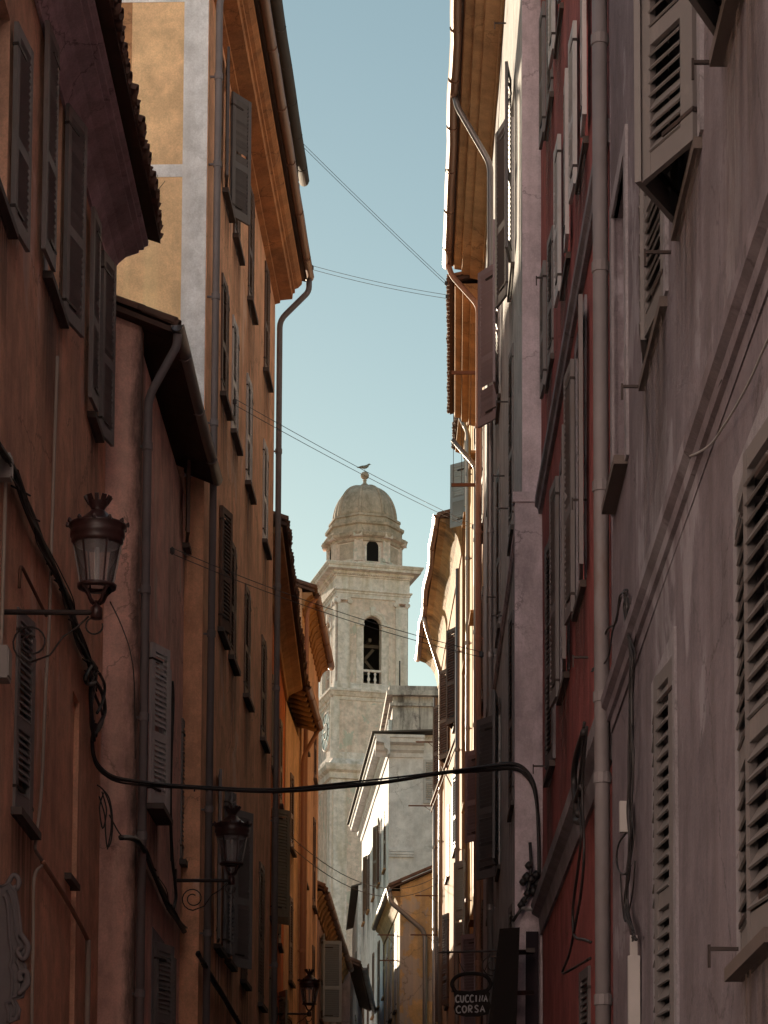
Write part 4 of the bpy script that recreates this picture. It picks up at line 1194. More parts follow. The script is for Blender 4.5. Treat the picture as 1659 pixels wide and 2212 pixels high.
# octagonal drum with cornice
zd0, zd1 = zc + .75, tz(1185)
cy = 0.0
oc = R(22.5)
def octo(g, prof, rot=oc, seg=8): return g.lathe([(r_ / math.cos(PI/8), z) for r_, z in prof], seg, (0, 0, 0), None, rot)
g = G(); octo(g, [(2.36, zd0), (2.36, zd0+.35), (2.28, zd0+.4), (2.28, zd1-.2)]); g.obj('drum', M_church, church)
g = G(); octo(g, [(2.28, zd1-.25), (2.4, zd1-.2), (2.42, zd1), (2.66, zd1+.12), (2.72, zd1+.3), (2.72, zd1+.36), (2.4, zd1+.5), (2.36, zd1+.5), (2.36, zd1+.95), (2.48, zd1+1.02), (2.5, zd1+1.2), (2.24, zd1+1.3), (2.2, zd1+1.62), (2.28, zd1+1.66), (2.26, zd1+1.82), (2.0, zd1+1.9)]); g.obj('drum_cornice', M_dome, church)
for k in range(8):
    a = k * PI/4 + oc
    r_ = 2.3 / math.cos(PI/8)
    M_ = Matrix.Rotation(a, 4, 'Z')
    g = G(); g.box(r_ - .12, r_ + .05, -.28, .28, zd0 + .4, zd1 - .15, M_)
    g.box(r_ - .1, r_ + .34, -.3, .3, zd1 + .0, zd1 + .4, M_)
    g.obj('drum_pier', M_church, church)
for k, op in ((0, 1), (7, 0), (1, 0), (6, 1), (2, 1)):
    M_ = Matrix.Rotation(-PI/2 + k * PI/4, 4, 'Z')
    if op:
        n = 8; w_ = .40; zt = zd1 - .58
        pts = [(-w_, zd0 + .42), (w_, zd0 + .42)] + [(w_ * math.cos(PI*i/n), zt + w_ * math.sin(PI*i/n)) for i in range(n + 1)]
        g = G(); g.prism(pts, lambda a, b: M_ @ Vector((2.20, a, b)), lambda a, b: M_ @ Vector((2.292, a, b))); g.obj('drum_opening_shade', M_dark, church)  # dark plate on the wall: shade inside the arch given as colour
        g = G(); g.box(2.2, 2.33, -w_ - .14, -w_, zd0 + .4, zt, M_); g.box(2.2, 2.33, w_, w_ + .14, zd0 + .4, zt, M_); g.obj('opening_frame', M_trimst, church)
    else:
        g = G(); g.box(2.2, 2.3, -.52, .52, zd0 + .6, zd1 - .35, M_); g.obj('sunk_panel', M_dome, church)
# dome
zq = zd1 + 1.84
rd, hd = 2.08, tz(1052) - zq
g = G(); prof = [(rd * math.cos(t) ** .82 if t < PI/2 - .01 else 0.12, zq + hd * math.sin(t)) for t in [PI/2 * i / 14 for i in range(15)]]
g.lathe(prof, 40, (0,0,0), None, 0); g.obj('dome', M_dome, church, True)
for k in range(8):
    a = k * PI/4 + oc
    g = G(); g.tube([(math.cos(a) * (r_ + .02), math.sin(a) * (r_ + .02), z) for r_, z in prof[:-1]], [.13 - .005*i for i in range(14)], 6); g.obj('rib', M_dome, church, True)
zt = zq + hd
g = G(); g.lathe([(.62,-.34),(.66,-.22),(.5,-.1),(.34,.02),(.24,.16),(.13,.26),(.10,.40),(.15,.46),(.09,.52),(.10,.58)], 16, (0,0,zt)); g.obj('finial_base', M_dome, church, True)
g = G(); g.lathe([(.29 * math.sin(PI*i/10) + .001, .83 - .29 * math.cos(PI*i/10)) for i in range(11)], 16, (0,0,zt)); g.obj('finial_ball', M_dome, church, True)
# clock on the left face
cz = tz(1567)
cM = Matrix.Translation((-2.60, -.35, cz)) @ Matrix.Rotation(R(-90), 4, 'Y')
g = G(); g.lathe([(1.42,0),(1.42,.05),(1.28,.1),(1.26,.04)], 32, (0,0,0), cM, 0.0, False); clock = g.obj('clock', M_trimst, church)
g = G(); g.lathe([(1.25,0),(1.25,.055)], 32, (0,0,0), cM); g.obj('clock_face', M_clock, clock)
for k in range(12):
    M_ = cM @ Matrix.Rotation(k * PI/6, 4, 'Z')
    g = G(); g.box(.55, 1.24, -.026, .026, .05, .075, M_); g.obj('hour_bar', M_iron, clock)
g = G(); g.tube([(cM @ Vector((.55*math.cos(2*PI*i/24), .55*math.sin(2*PI*i/24), .065))) for i in range(25)], .04, 5); g.obj('chapter_ring', M_iron, clock)
g = G(); g.box(-.1, .6, -.05, .05, .08, .1, cM); g.obj('hour_hand', M_iron, clock)
g = G(); g.box(-.04, .04, -.15, .4, .085, .105, cM); g.obj('minute_hand', M_iron, clock)
# church front with pilasters left of the tower
g = G(); g.box(-9, -2.9, 2.0, 14, 0, tz(1668)); g.obj('nave_wall', M_church, church)
zn = tz(1665)
prof = [(0,-1.5),(.12,-1.45),(.12,-.9),(.25,-.85),(.28,-.5),(.5,-.35),(.62,-.12),(.62,.0),(.2,.12),(0,.12)]
g = G(); g.prism(prof, lambda a, b: Vector((-9, 1.98 - a, zn + b)), lambda a, b: Vector((-2.6, 1.98 - a, zn + b))); g.obj('nave_cornice', M_trimst, church)
for x in (-8.2, -6.2, -4.2):
    g = G(); g.box(x - .5, x + .5, 1.8, 2.0, 0, zn - 2.3); g.obj('pilaster', M_trimst, church)
    g = G(); g.box(x - .62, x + .62, 1.7, 2.0, zn - 2.3, zn - 1.6)
    for q in (-.5, .5): g.lathe([(.1,-.15),(.26,-.14),(.26,.14),(.1,.15)], 12, (0,0,0), Matrix.Translation((x + q, 1.75, zn - 2.1)) @ Matrix.Rotation(R(90), 4, 'X'))
    g.obj('capital', M_trimst, church)
g = G(); g.prism([(0, 0), (6, 0), (6, .4), (3, 2.2), (0, .4)], lambda a, b: Vector((-9 + a, 2.2, zn + .1 + b)), lambda a, b: Vector((-9 + a, 13, zn + .1 + b))); g.obj('nave_roof', M_slate, church)
for sx in (-1, 1):
    g = G(); g.box(sx*2.2 - .45, sx*2.2 + .45, -2.84, -2.70, 0, tz(1705)); g.obj('shaft_pilaster', M_trimst, church)
g = G(); g.box(-2.84, -2.70, -2.65, -1.75, 0, tz(1705)); g.obj('shaft_pilaster', M_trimst, church)

# ------------------------------------------------------------------ gull on the finial
gp = Matrix.Translation((tcx, tcy, GROUND)) @ Matrix.Rotation(TA, 4, 'Z') @ Vector((0, 0, zt + 1.12))
g = G()
g.tube([(-.62,0,.34),(-.42,0,.36),(-.15,0,.38),(.08,0,.42),(.22,0,.50),(.30,0,.60),(.37,0,.64),(.44,0,.63)], [.015,.05,.13,.15,.12,.075,.08,.04], 10)
g.tube([(.43,0,.635),(.56,0,.615)], [.028,.006], 6)
for s_ in (-1, 1):
    g.tube([(.1,s_*.1,.46),(-.2,s_*.13,.42),(-.68,s_*.05,.36)], [.05,.07,.008], 6)
    g.tube([(.0,s_*.06,.3),(.0,s_*.06,.0)], .014, 5)
    g.box(-.02, .1, s_*.06 - .03, s_*.06 + .03, -.01, .01)
gull = g.obj('seagull', M_gullw, None, True)
gull.location = gp; gull.scale = (.85,) * 3
tag(gull, 'small seagull standing on the ball at the top of the dome', 'bird')
# ================================================================== STREET LAMPS
def lamp(h, x, y, Hl, label, arm_x, hookscale=1.0, brace=True):
    """bracket lamp on house h; lantern foot centre at picture (x, y); Hl lantern height in metres with its crown"""
    # find the depth where the lantern height fits: given by the wall point arm_x at the same height
    a, z = h.on(arm_x, y, 0.0)
    base = h.W(a, 0, z)
    Y = base.y
    foot = at(x, y, Y)
    n = (foot - base).dot(h.out)
    root = thing('street_lamp', label, 'street lamp', base, math.atan2(h.d.y, h.d.x), 'wall lamps along the left side of the street')
    sg = h.sg
    def Q(s_, n_, z_): return Vector((s_, sg * n_, z_))
    g = G(); g.tube([Q(0, -.02, .0), Q(0, n, .0)], .022, 8); g.box(-.04, .04, -.02, .02, -.14, .14); g.obj('arm', M_iron, root)
    g = G()
    k = n * .34
    pts = []
    for i in range(26):                              # wall scroll
        t = i / 25
        an = -.5 * PI - t * 3.2 * PI
        r_ = k * (.62 - .42 * t)
        pts.append(Q(0, k * .95 + r_ * math.cos(an), -k * .95 + r_ * math.sin(an)))
    g.tube(pts, .008, 6)
    p0 = pts[0]
    g.tube([p0, Q(0, n * .52, -k * 1.35), Q(0, n * .66, -k * .75), Q(0, n * .8, -.12), Q(0, n * .92, -.03)], .008, 6)
    g.tube([Q(0, n * .98 + k*.26*math.cos(t), -k * .42 + k*.26*math.sin(t)) for t in [PI/2 + 1.6*PI*i/14 for i in range(15)]], .007, 6)
    g.obj('scroll', M_iron, root, True)
    s = Hl
    c = Q(0, n, 0)
    def L(prof, nm, mt, smooth=True, seg=20, cap=True):
        g = G(); g.lathe([(r_ * s, z_ * s) for r_, z_ in prof], seg, c, None, 0.0, cap); return g.obj(nm, mt, root, smooth)
    L([(.03,-.06),(.05,-.055),(.05,.04),(.028,.06),(.028,.10)], 'stem', M_oxblood)
    for k_ in range(4):
        an = PI/4 + k_ * PI/2
        g = G(); g.tube([c + Vector((math.cos(an)*r_*s, math.sin(an)*r_*s, z_*s)) for r_, z_ in ((.03,.08),(.07,.11),(.10,.17),(.13,.20),(.145,.22))], .017*s, 6); g.obj('fork_arm', M_oxblood, root, True)
    L([(.125,.205),(.165,.21),(.17,.24),(.125,.245),(.125,.205)], 'bottom_ring', M_oxblood, True, 20, False)
    lg = L([(.135,.245),(.20,.60)], 'glass', M_lglass, True, 24, False)
    for k_ in range(6):
        an = PI/6 + k_ * PI/3
        g = G(); g.beam(c + Vector((math.cos(an)*.14*s, math.sin(an)*.14*s, .24*s)), c + Vector((math.cos(an)*.205*s, math.sin(an)*.205*s, .60*s)), .012, .012); g.obj('glazing_bar', M_oxblood, root)
    L([(.018,.25),(.02,.27),(.02,.55),(.012,.58)], 'lamp_tube', M_plast)
    L([(.06,.57),(.15,.575),(.205,.59),(.225,.62),(.215,.64),(.235,.66),(.235,.70),(.222,.72),(.25,.745),(.25,.765),(.20,.775),(.185,.78),(.075,.875),(.062,.89)], 'hood', M_oxblood)
    for k_ in range(12):
        an = k_ * PI/6
        g = G(); rr = .25*s
        p = c + Vector((math.cos(an)*rr, math.sin(an)*rr, .755*s)); q = c + Vector((math.cos(an)*rr*1.06, math.sin(an)*rr*1.06, .79*s))
        g.tube([p, (p+q)/2, q], [.022*s, .02*s, .006*s], 5); g.obj('cresting_leaf', M_oxblood, root)
    L([(.058,.885),(.055,.90),(.068,.925),(.088,.955),(.092,.965),(.07,.97)], 'crown_cup', M_oxblood)
    for k_ in range(10):
        an = k_ * PI/5
        g = G(); rr = .096*s
        g.beam(c + Vector((math.cos(an)*rr*.8, math.sin(an)*rr*.8, .955*s)), c + Vector((math.cos(an)*rr*1.15, math.sin(an)*rr*1.18, 1.015*s)), .034*s, .026*s); g.obj('crown_tooth', M_oxblood, root)
    return root
lamp(L1, 208, 1322, .93, 'nearest and largest street lamp, ornate dark red lantern on an iron bracket', 2)
lamp(L2, 500, 1902, .92, 'middle street lamp, dark red lantern in front of grey shutters', 378)
lamp(L4, 668, 2190, .90, 'farthest and smallest street lamp, dark red lantern before the peach wall', 598)

# ================================================================== CABLES
def sag(p, q, drop, n=16):
    return [p.lerp(q, i/n) + Vector((0, 0, -drop * 4 * (i/n) * (1 - i/n))) for i in range(n + 1)]
def smooth_path(pts, k=5):
    P_ = [Vector(p) for p in pts]
    out = []
    for i in range(len(P_) - 1):
        p0, p1, p2, p3 = P_[max(i-1,0)], P_[i], P_[i+1], P_[min(i+2, len(P_)-1)]
        for j in range(k):
            t = j / k
            out.append(.5*((2*p1) + (-p0+p2)*t + (2*p0-5*p1+4*p2-p3)*t*t + (-p0+3*p1-3*p2+p3)*t**3))
    out.append(P_[-1])
    return out
def wires(label, p, q, drop, gap, r=.006, sep=(0,0,1), n=18):
    root = thing('overhead_wire', label, 'wire', p)
    sp = Vector(sep).normalized() * gap
    for k in (-.5, .5):
        g = G(); g.tube([v - p for v in sag(p + sp*k, q + sp*k, drop, n)], r, 5); g.obj('strand', M_wire, root)
    for e in (p, q):
        g = G(); g.tube([e - p - sp*.7, e - p + sp*.7], r*2.2, 6); g.lathe([(.012,-.04),(.03,-.03),(.03,.03),(.012,.04)], 8, e - p); g.obj('insulator', M_wire, root)
    return root
wires('highest pair of overhead wires, running down from the tall orange house attic gutter', at(641, 300, 40.5), at(964, 612, 43.2), .02, .06, .0045)
wires('nearly level pair of wires from the orange house gutter end to the right eave', at(674, 578, 40.8), at(966, 641, 43.6), .04, .07, .0045)
wires('pair of wires crossing the sky just above the dome ball', L3.W(L3.on(507, 868, .06)[0], .06, L3.on(507, 868, .06)[1]), R5.W(R5.on(1022, 1138, .1)[0], .1, R5.on(1022, 1138, .1)[1]), .06, .09, .005)
wires('pair of wires crossing the belfry opening of the bell tower', L2.W(L2.on(372, 1190, .06)[0], .06, L2.on(372, 1190, .06)[1]), R4.W(R4.on(1040, 1414, .2)[0], .2, R4.on(1040, 1414, .2)[1]), .1, .07, .005)
wires('lowest sagging pair of thin wires in front of the white house', at(622, 1812, 50.5), at(948, 1898, 71.5), .75, .22, .010)

def bundle(name, label, paths, mt=M_cable, cat='cable', ties=None, base=None):
    base = Vector(base if base is not None else paths[0][0][0])
    root = thing(name, label, cat, base)
    for pts, r in paths:
        g = G(); g.tube([Vector(p) - base for p in smooth_path(pts)], r, 7); g.obj('cable', mt, root, True)
    for p, d in (ties or []):
        g = G(); g.tube([Vector(p) - base - Vector(d), Vector(p) - base + Vector(d)], .009, 5); g.obj('cable_tie', mt, root)
    return root
def onw(h, pts, n=.06, jit=0.0):
    out = []
    for x, y in pts:
        a, z = h.on(x + random.uniform(-jit, jit), y + random.uniform(-jit, jit), n)
        out.append(h.W(a, n, z))
    return out
# thick cable hung across the street
cross = [(205, 1560, 24.6), (198, 1600, 24.6), (206, 1645, 24.7), (240, 1678, 24.9), (300, 1692, 25.2), (420, 1704, 25.7), (590, 1710, 26.4), (760, 1695, 26.9), (860, 1682, 27.2), (980, 1663, 27.6), (1050, 1656, 27.9), (1105, 1652, 27.95), (1135, 1668, 27.95), (1155, 1710, 27.95), (1163, 1800, 27.95), (1165, 1880, 27.95), (1160, 1920, 27.95)]
paths = []
for k in range(4):
    jx, jy = random.uniform(-3, 3), random.choice((-1, 1)) * random.uniform(2.5, 6)
    paths.append(([at(x + jx * math.sin(i * 1.1 + k), y + jy * math.cos(i * .8 + k * 2), Y - .02 * k) for i, (x, y, Y) in enumerate(cross)], (.017, .013, .011, .015)[k]))
paths.append(([at(x, y + 7 + 3*math.sin(i), Y) for i, (x, y, Y) in enumerate(cross[9:])], .014))
tie = [(at(x, y, Y), (0, .01, .03)) for x, y, Y in cross[4:12]]
bundle('street_cable', 'thick black cable bundle hanging across the street from wall to wall', paths, ties=tie)
# bundle coming down the left wall
lp = [(-8, 955), (30, 1020), (62, 1100), (92, 1175), (120, 1240), (150, 1305), (165, 1365), (182, 1410), (200, 1440), (203, 1475)]
paths = []
for k in range(6): paths.append((onw(L1, [(x + random.uniform(-6,6), y + random.uniform(-4,4)) for x, y in lp], .04 + .012*k), random.choice((.013,.018,.022))))
ties = []
for i, (x, y) in enumerate([(10,985),(45,1060),(72,1120),(82,1152),(104,1205),(112,1222),(130,1262),(140,1285),(160,1345),(172,1385),(188,1425),(196,1437),(204,1455),(198,1465),(208,1480)]):
    p = onw(L1, [(x, y)], .08)[0]; ties.append((p, Vector((random.uniform(-.03,.06), random.uniform(-.05,.2), random.uniform(-.06,.02)))))
for k in range(4): paths.append((onw(L1, [(x + random.uniform(-12,12), y + random.uniform(-8,8)) for x, y in lp[1:]], .10), .006))
bundle('wall_cable', 'tangled black cable bundle stapled down the ochre-brown wall past the nearest lamp', paths, ties=ties)
lo = [[(190,1450),(205,1500),(222,1545),(215,1575),(200,1580),(196,1540),(205,1480)], [(205,1470),(222,1500),(226,1540),(212,1570),(206,1590)], [(200,1450),(196,1500),(199,1560),(203,1600)], [(196,1440),(185,1462),(190,1478),(205,1475)], [(215,1455),(226,1480),(222,1515),(210,1540)]]
bundle('cable_coil', 'coil of black cable hung on the wall corner below the lamp arm', [(onw(L1, p, .07 + .01*i), random.choice((.016,.022))) for i, p in enumerate(lo)], cat='cable')
lo = [[(196,1690),(222,1705),(238,1745),(240,1790),(232,1835)], [(214,1720),(226,1760),(228,1800),(232,1830),(240,1815),(243,1770),(236,1725),(222,1705)], [(220,1710),(230,1750),(222,1790),(215,1745),(224,1712)], [(236,1760),(262,1805),(285,1806),(300,1820)]]
bundle('cable_loop', 'loose loops of thin black cable hanging under the crossing cable', [([at(x, y, 25.3) for x, y in p], .008) for p in lo], cat='cable')
lp = [(262, 1810), (290, 1812), (312, 1838), (330, 1880), (350, 1925), (368, 1965), (400, 2010), (432, 2065), (462, 2120), (500, 2180), (530, 2240)]
paths = [(onw(L2, [(x + random.uniform(-5,5), y + random.uniform(-4,4)) for x, y in lp[:7]], .05 + .012*k), .02) for k in range(6)]
paths += [(onw(L2, [(x + random.uniform(-9,9), y + random.uniform(-8,8)) for x, y in lp[:7]], .11), .006) for k in range(3)]
ties = [(onw(L2, [(x, y)], .09)[0], Vector((random.uniform(-.03,.05), random.uniform(-.1,.15), random.uniform(-.05,.03)))) for x, y in ((318,1850),(326,1868),(336,1893),(345,1915),(356,1940),(366,1960),(372,1975),(392,2000))]
bundle('wall_cable', 'ragged black cable bundle sloping down the salmon house below the pale shutter', paths, ties=ties)
lp2 = [(428, 2060), (455, 2108), (480, 2150), (505, 2190), (530, 2235)]
paths = [(onw(L3, [(x + random.uniform(-3,3), y + random.uniform(-3,3)) for x, y in lp2], .05 + .012*k), .024) for k in range(5)]
bundle('wall_cable', 'black cable bundle sloping along the foot of the tall orange house', paths, ties=[(onw(L3, [(x, y)], .09)[0], Vector((random.uniform(-.03,.05), random.uniform(-.1,.15), random.uniform(-.05,.03)))) for x, y in ((440,2082),(462,2122),(488,2165),(512,2200))])
bundle('wall_cable', 'upright black cable beside the grey closed shutter of the salmon house', [(onw(L2, [(372,1472),(374,1520),(370,1620),(368,1740),(372,1850),(378,1905),(380,1940),(374,1965)], .05), .02), (onw(L2, [(370,1480),(371,1560),(366,1700),(370,1860)], .05), .012)])
bundle('wall_cable', 'thin cable drooping from the nearest lantern to the grey downpipe', [([at(238, 1300, 20.5), at(262, 1350, 22.5), at(282, 1410, 24.5), at(290, 1480, 25.4), at(292, 1640, 25.5)], .006)])
# right-hand wall cables
rp = [(1350,1275),(1354,1310),(1358,1360),(1366,1420),(1364,1500),(1362,1620),(1358,1740),(1362,1800),(1358,1880),(1352,1960),(1364,2010),(1372,2030)]
paths = [(onw(R1, [(x + random.uniform(-4,4), y + random.uniform(-3,3)) for x, y in rp], .03 + .012*k), .011) for k in range(4)]
paths += [(onw(R1, [(x + random.uniform(-8,8), y + random.uniform(-5,5)) for x, y in rp], .07), .0045) for k in range(3)]
paths += [(onw(R1, [(1350,1280),(1340,1285),(1336,1310),(1330,1345),(1312,1360),(1302,1390),(1296,1430),(1280,1445)], .05), .009), (onw(R1, [(1342,1290),(1330,1340),(1322,1370),(1314,1420),(1296,1440),(1278,1450)], .06), .007)]
paths += [(onw(R1, [(1352,1800),(1338,1820),(1332,1850),(1336,1880),(1350,1888),(1362,1870)], .06), .008), (onw(R1, [(1340,1885),(1345,1960),(1352,1990),(1366,1930),(1372,1860)], .05), .006)]
bundle('wall_cable', 'black cable bundle running down the grey-beige wall beside the big drainpipe', paths)
a, z = R1.on(1358, 1765, .04)
g = G(); g.box(-.045, .045, -.03, .03, -.11, .11)
o = g.obj('junction_sleeve', M_plast); o.location = R1.W(a, .06, z); tag(o, 'white plastic sleeve wrapped round the cables on the grey-beige wall', 'cable sleeve')
a, z = R1.on(1372, 2065, .04)
g = G(); g.box(-.04, .04, -.03, .03, -3.0, 0); g.box(-.025, .025, -.02, .02, 0, .14)
o = g.obj('cable_trunking', M_plast); o.location = R1.W(a, .05, z); tag(o, 'pale vertical cable trunking below the sleeve on the grey-beige wall', 'cable trunking')
bundle('wall_cable', 'wavy pale cable swinging from the string course on the grey-beige wall', [(onw(R1, [(1488,985),(1510,978),(1535,958),(1560,925),(1590,880),(1620,820),(1645,760),(1672,700)], .05, 1.5), .006)], mt=M_cabgr)
bundle('wall_cable', 'thin black cable following the underside of the heavy string course', [(onw(R1, [(1560,820),(1500,960),(1440,1150),(1400,1290),(1378,1350),(1366,1420)], .04), .005)])
bundle('wall_cable', 'black cables drooping over the fascia of the dark red house', [(onw(R2, p, .16), r) for p, r in (([(1262,1560),(1256,1640),(1250,1720),(1256,1800),(1248,1880),(1238,1960),(1240,2020),(1262,2030),(1276,2035)], .013), ([(1268,1570),(1258,1700),(1262,1830),(1256,1920),(1246,1980),(1230,2060),(1215,2100),(1232,2095),(1275,2070)], .012), ([(1262,1580),(1244,1640),(1240,1700),(1250,1760)], .03), ([(1256,1700),(1246,1730),(1244,1770),(1254,1775)], .03))])
# iron insulator clump where the crossing cable meets the right wall
root = thing('cable_bracket', 'clump of black insulators and fittings where the crossing cable reaches the lilac wall', 'cable bracket', at(1150, 1915, 27.9))
b_ = at(1150, 1915, 27.9)
for (x, y, r_) in ((1142,1870,.05),(1138,1895,.06),(1130,1905,.05),(1148,1900,.06),(1158,1890,.055),(1163,1910,.055),(1152,1925,.06),(1140,1930,.05),(1132,1945,.045),(1126,1955,.05),(1160,1930,.05)):
    p = at(x, y, 27.85) - b_
    g = G(); g.lathe([(.01,-r_),(r_*.7,-r_*.6),(r_,0),(r_*.6,r_*.6),(.01,r_)], 8, p); g.obj('insulator', M_cable, root, True)
g = G(); g.tube([at(1145,1820,27.85)-b_, at(1148,1870,27.85)-b_, at(1140,1930,27.85)-b_, at(1125,1965,27.85)-b_, at(1108,1990,27.85)-b_], .02, 7); g.obj('drop_cable', M_cable, root, True)
g = G(); g.tube([at(1128,1962,27.8)-b_, at(1168,1968,27.9)-b_], .022, 6); g.obj('stay_bar', M_cabgr, root)
root['kind'] = 'thing' if False else ''
del root['kind']

# thin pipes on the near-left wall
bundle('gas_pipe', 'thin pale pipe running down the ochre-brown wall with a kink near the bottom', [(onw(L1, [(124,770),(118,950),(112,1150),(106,1350),(98,1500),(90,1700),(78,1810),(76,1835),(92,1865),(74,1895),(72,2000),(68,2240)], .04), .016)], mt=M_pipewh, cat='pipe')
bundle('gas_pipe', 'brown branch pipe slanting to a white pipe at the bottom of the ochre-brown wall', [(onw(L1, [(92,1862),(120,1905),(150,1955),(180,2010),(188,2028)], .05), .022)], mt=M_pipebr, cat='pipe')
bundle('gas_pipe', 'white upright pipe below the slanting brown branch pipe', [(onw(L1, [(190,2030),(190,2090),(188,2240)], .05), .028)], mt=M_pipewh, cat='pipe')
bundle('gas_pipe', 'slim pale conduit at the left picture edge behind the lamp arm', [(onw(L1, [(13,1005),(8,1200),(2,1400)], .04), .016)], mt=M_pipewh, cat='pipe')
for x, y, w_, h_, lb in ((8, 1010, .06, .10, 'small pale junction box at the top of the slim conduit'), (3, 1435, .10, .13, 'small pale box on the wall left of the closed grey shutters')):
    a, z = L1.on(x, y, .04)
    g = G(); g.box(-w_, w_, -.05, .05, -h_, h_); g.box(-w_*.8, w_*.8, -.06, .06, -h_*.8, h_*.8)
    o = g.obj('junction_box', M_plast); o.location = L1.W(a, .05, z); o.rotation_euler = L1.root.rotation_euler; tag(o, lb, 'junction box')
a, z = L1.on(148, 1905, .0)
g = G(); g.box(-.35, .35, -.05, .09, -.03, .03); o = g.obj('lintel_hood', M_sill); o.location = L1.W(a, .02, z); o.rotation_euler = L1.root.rotation_euler; tag(o, 'small dark stone ledge above the slanting brown pipe', 'stone ledge')
bundle('wall_bracket', 'bent rusty iron bar on the ochre-brown wall just above the lamp arm', [(onw(L1, [(42,1270),(45,1225),(60,1250),(85,1300),(100,1330)], .06), .014)], mt=M_rust, cat='bracket')
# carved grey board at the bottom left
bz = at(30, 2050, 19.0).z
cb = thing('carved_board', 'scroll-edged grey wooden board jutting from the wall at the bottom left corner', 'board', L1.W(L1.sY(19.0), 0, bz), L1.root.rotation_euler[2])
pr = [(0,.50),(.07,.53),(.12,.46),(.15,.30),(.17,.14),(.20,.06),(.205,-.03),(.18,-.08),(.21,-.14),(.22,-.28),(.19,-.38),(.13,-.40),(.17,-.48),(.16,-.56),(.06,-.6),(.1,-.75),(.16,-1.1),(0,-1.2)]
g = G(); g.prism(pr, lambda a_, b_: (.02, -a_, b_), lambda a_, b_: (.07, -a_, b_)); g.obj('panel', M_carved, cb)
for f_, dz, r_ in ((.78, -.02, .012), (.5, -.06, .016)):
    g = G(); g.tube(smooth_path([(.012, -a_ * f_, b_ * .93 + dz) for a_, b_ in pr[1:14]], 3), r_, 6); g.obj('moulding', M_carved, cb, True)
g = G(); g.tube(smooth_path([(.045, -.05, .52), (.045, -.10, .60), (.045, -.145, .56), (.045, -.13, .49), (.045, -.10, .51)], 4), .022, 7); g.obj('scroll_tip', M_carved, cb, True)
g = G(); g.tube(smooth_path([(.0, -.17, .12), (.0, -.235, .02), (.0, -.20, -.08), (.0, -.15, -.02), (.0, -.18, .02)], 4), .024, 7); g.obj('scroll', M_carved, cb, True)
g = G(); g.tube(smooth_path([(.0, -.16, -.36), (.0, -.235, -.28), (.0, -.22, -.18), (.0, -.17, -.2), (.0, -.18, -.26)], 4), .024, 7); g.obj('scroll', M_carved, cb, True)
g = G(); g.tube([(.03, -a_, b_) for a_, b_ in pr[:14]], .016, 6); g.obj('edge_moulding', M_carved, cb, True)
# dry twig in the tiles
tw = L1.W(L1.L - .6, .48, 11.7)
g = G()
for q, d in (((.1,.05,.32),(.0,.0,0)), ((.16,.05,.22),(.02,0,.03)), ((.05,.1,.18),(.03,0,.06))):
    g.tube([Vector(d), Vector(d) + Vector(q)*.5 + Vector((.01,0,0)), Vector(d) + Vector(q)], [.006,.005,.003], 5)
o = g.obj('dry_twig', M_leaf); o.location = tw; tag(o, 'thin dry twigs sprouting from the tiled eave of the ochre-brown house', 'twig')

# ================================================================== SIGNS
sy = 27.6
b_ = at(1140, 2053, sy)
sign = thing('hanging_sign', 'black hanging restaurant sign reading CUCCINA CORSA on a scrolled iron bracket', 'sign', b_)
def S(x, y, d=0): return at(x, y, sy + d) - b_
g = G(); g.tube([S(1140,2053), S(960,2057)], .012, 8); g.tube([S(960,2057), S(946,2058)], [.02, .002], 8); g.lathe([(.008,-.03),(.02,0),(.008,.03)], 8, S(968,2057)); g.box(-.02, .08, -.03, .03, -.025, .025); g.obj('bracket_rod', M_iron, sign)
g = G(); g.tube([S(1063 + (24 - 17*t)*math.cos(1.5 + t*9.0), 2084 + (24 - 17*t)*math.sin(1.5 + t*9.0)) for t in [i/30 for i in range(31)]], .008, 6); g.obj('scroll', M_iron, sign, True)
g = G(); g.tube([S(990,2060), S(992,2078), S(1000,2095), S(1006,2102)], .005, 5); g.obj('chain', M_iron, sign)
g = G(); g.tube([S(1058,2060), S(1052,2085), S(1046,2100)], .005, 5); g.obj('chain', M_iron, sign)
out = [(980,2146),(984,2139),(1015,2141),(1052,2136),(1059,2146),(1056,2160),(1061,2172),(1055,2190),(1035,2196),(1005,2197),(984,2191),(980,2176),(984,2162)]
g = G(); g.prism(out, lambda a, b: S(a, b, -.02), lambda a, b: S(a, b, .02)); g.obj('sign_board', M_signb, sign)
g = G(); g.tube(smooth_path([S(984,2142), S(976,2126), S(984,2112), S(1002,2104), S(1034,2104), S(1052,2111), S(1060,2126), S(1052,2140)]), .022, 8); g.obj('sign_frame', M_signb, sign, True)
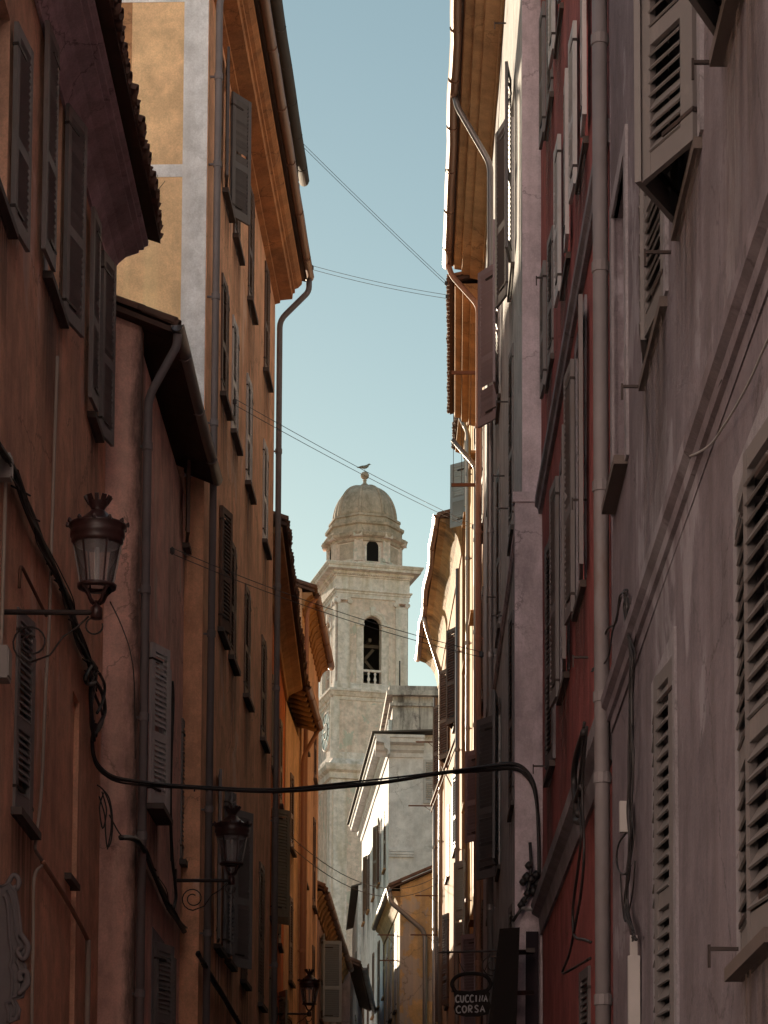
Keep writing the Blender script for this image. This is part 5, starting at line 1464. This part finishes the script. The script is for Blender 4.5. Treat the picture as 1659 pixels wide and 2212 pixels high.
let = {'C': [[(.9,.85),(.55,1),(.15,.75),(.08,.4),(.3,.05),(.7,.02),(.95,.15)]], 'U': [[(.05,.95),(.1,.3),(.4,.0),(.75,.15),(.85,.95)]], 'I': [[(.4,.95),(.4,.05)]],
       'N': [[(.05,.05),(.15,.95),(.75,.08),(.85,.95)]], 'A': [[(.0,.05),(.4,.95),(.85,.0)], [(.18,.4),(.65,.38)]], 'O': [[(.45,1),(.1,.75),(.08,.35),(.4,.02),(.8,.25),(.85,.7),(.45,1)]],
       'R': [[(.1,.0),(.12,.95),(.6,.95),(.75,.72),(.5,.5),(.15,.48),(.8,.0)]], 'S': [[(.8,.85),(.45,1),(.15,.78),(.4,.52),(.75,.3),(.55,.02),(.1,.12)]]}
def write(word, x0, y0, w_, h_, dy=0):
    g = G()
    step = w_ / len(word)
    for i, ch in enumerate(word):
        for st in let[ch]:
            g.tube(smooth_path([S(x0 + step*(i + .82*px_) , y0 + dy*i/len(word) - h_*py_, -.028) for px_, py_ in st], 4) if ch not in 'NAI' else [S(x0 + step*(i + .82*px_), y0 + dy*i/len(word) - h_*py_, -.028) for px_, py_ in st], .0085, 5)
    o = g.obj('lettering', M_letter, sign); o['label'] = 'the word %s in thin grey strokes' % word
write('CUCCINA', 984, 2165, 72, 15, -1)
write('CORSA', 985, 2188, 66, 15, -2)
# tall dark board jutting from the wall
b2 = at(1100, 2212, 27.3)
o_ = [(1079,2006),(1123,2003),(1113,2290),(1046,2290)]
g = G(); g.prism([(x, y) for x, y in o_], lambda a, b: at(a, b, 27.25) - b2, lambda a, b: at(a, b, 27.4) - b2)
o = g.obj('blade_sign', M_signb); o.location = b2; tag(o, 'tall blank black board jutting out beside the hanging sign', 'sign')
b3 = at(1140, 2212, 28.0)
g = G(); g.prism([(1136,2012),(1163,2012),(1163,2290),(1134,2290)], lambda a, b: at(a, b, 27.9) - b3, lambda a, b: at(a, b, 27.95) - b3)
o = g.obj('wall_panel', M_panel); o.location = b3; tag(o, 'dark narrow panel on the lilac wall right of the black board', 'panel')
root = thing('wall_clamp', 'black iron clamps holding the tall black board to the wall', 'clamp', at(1120, 2212, 27.6))
for y in (2058, 2145):
    g = G(); p = at(1112, y, 27.5) - root.location; q = at(1150, y - 1, 27.7) - root.location
    g.beam(p, q, .05, .05); g.obj('clamp_arm', M_iron, root)
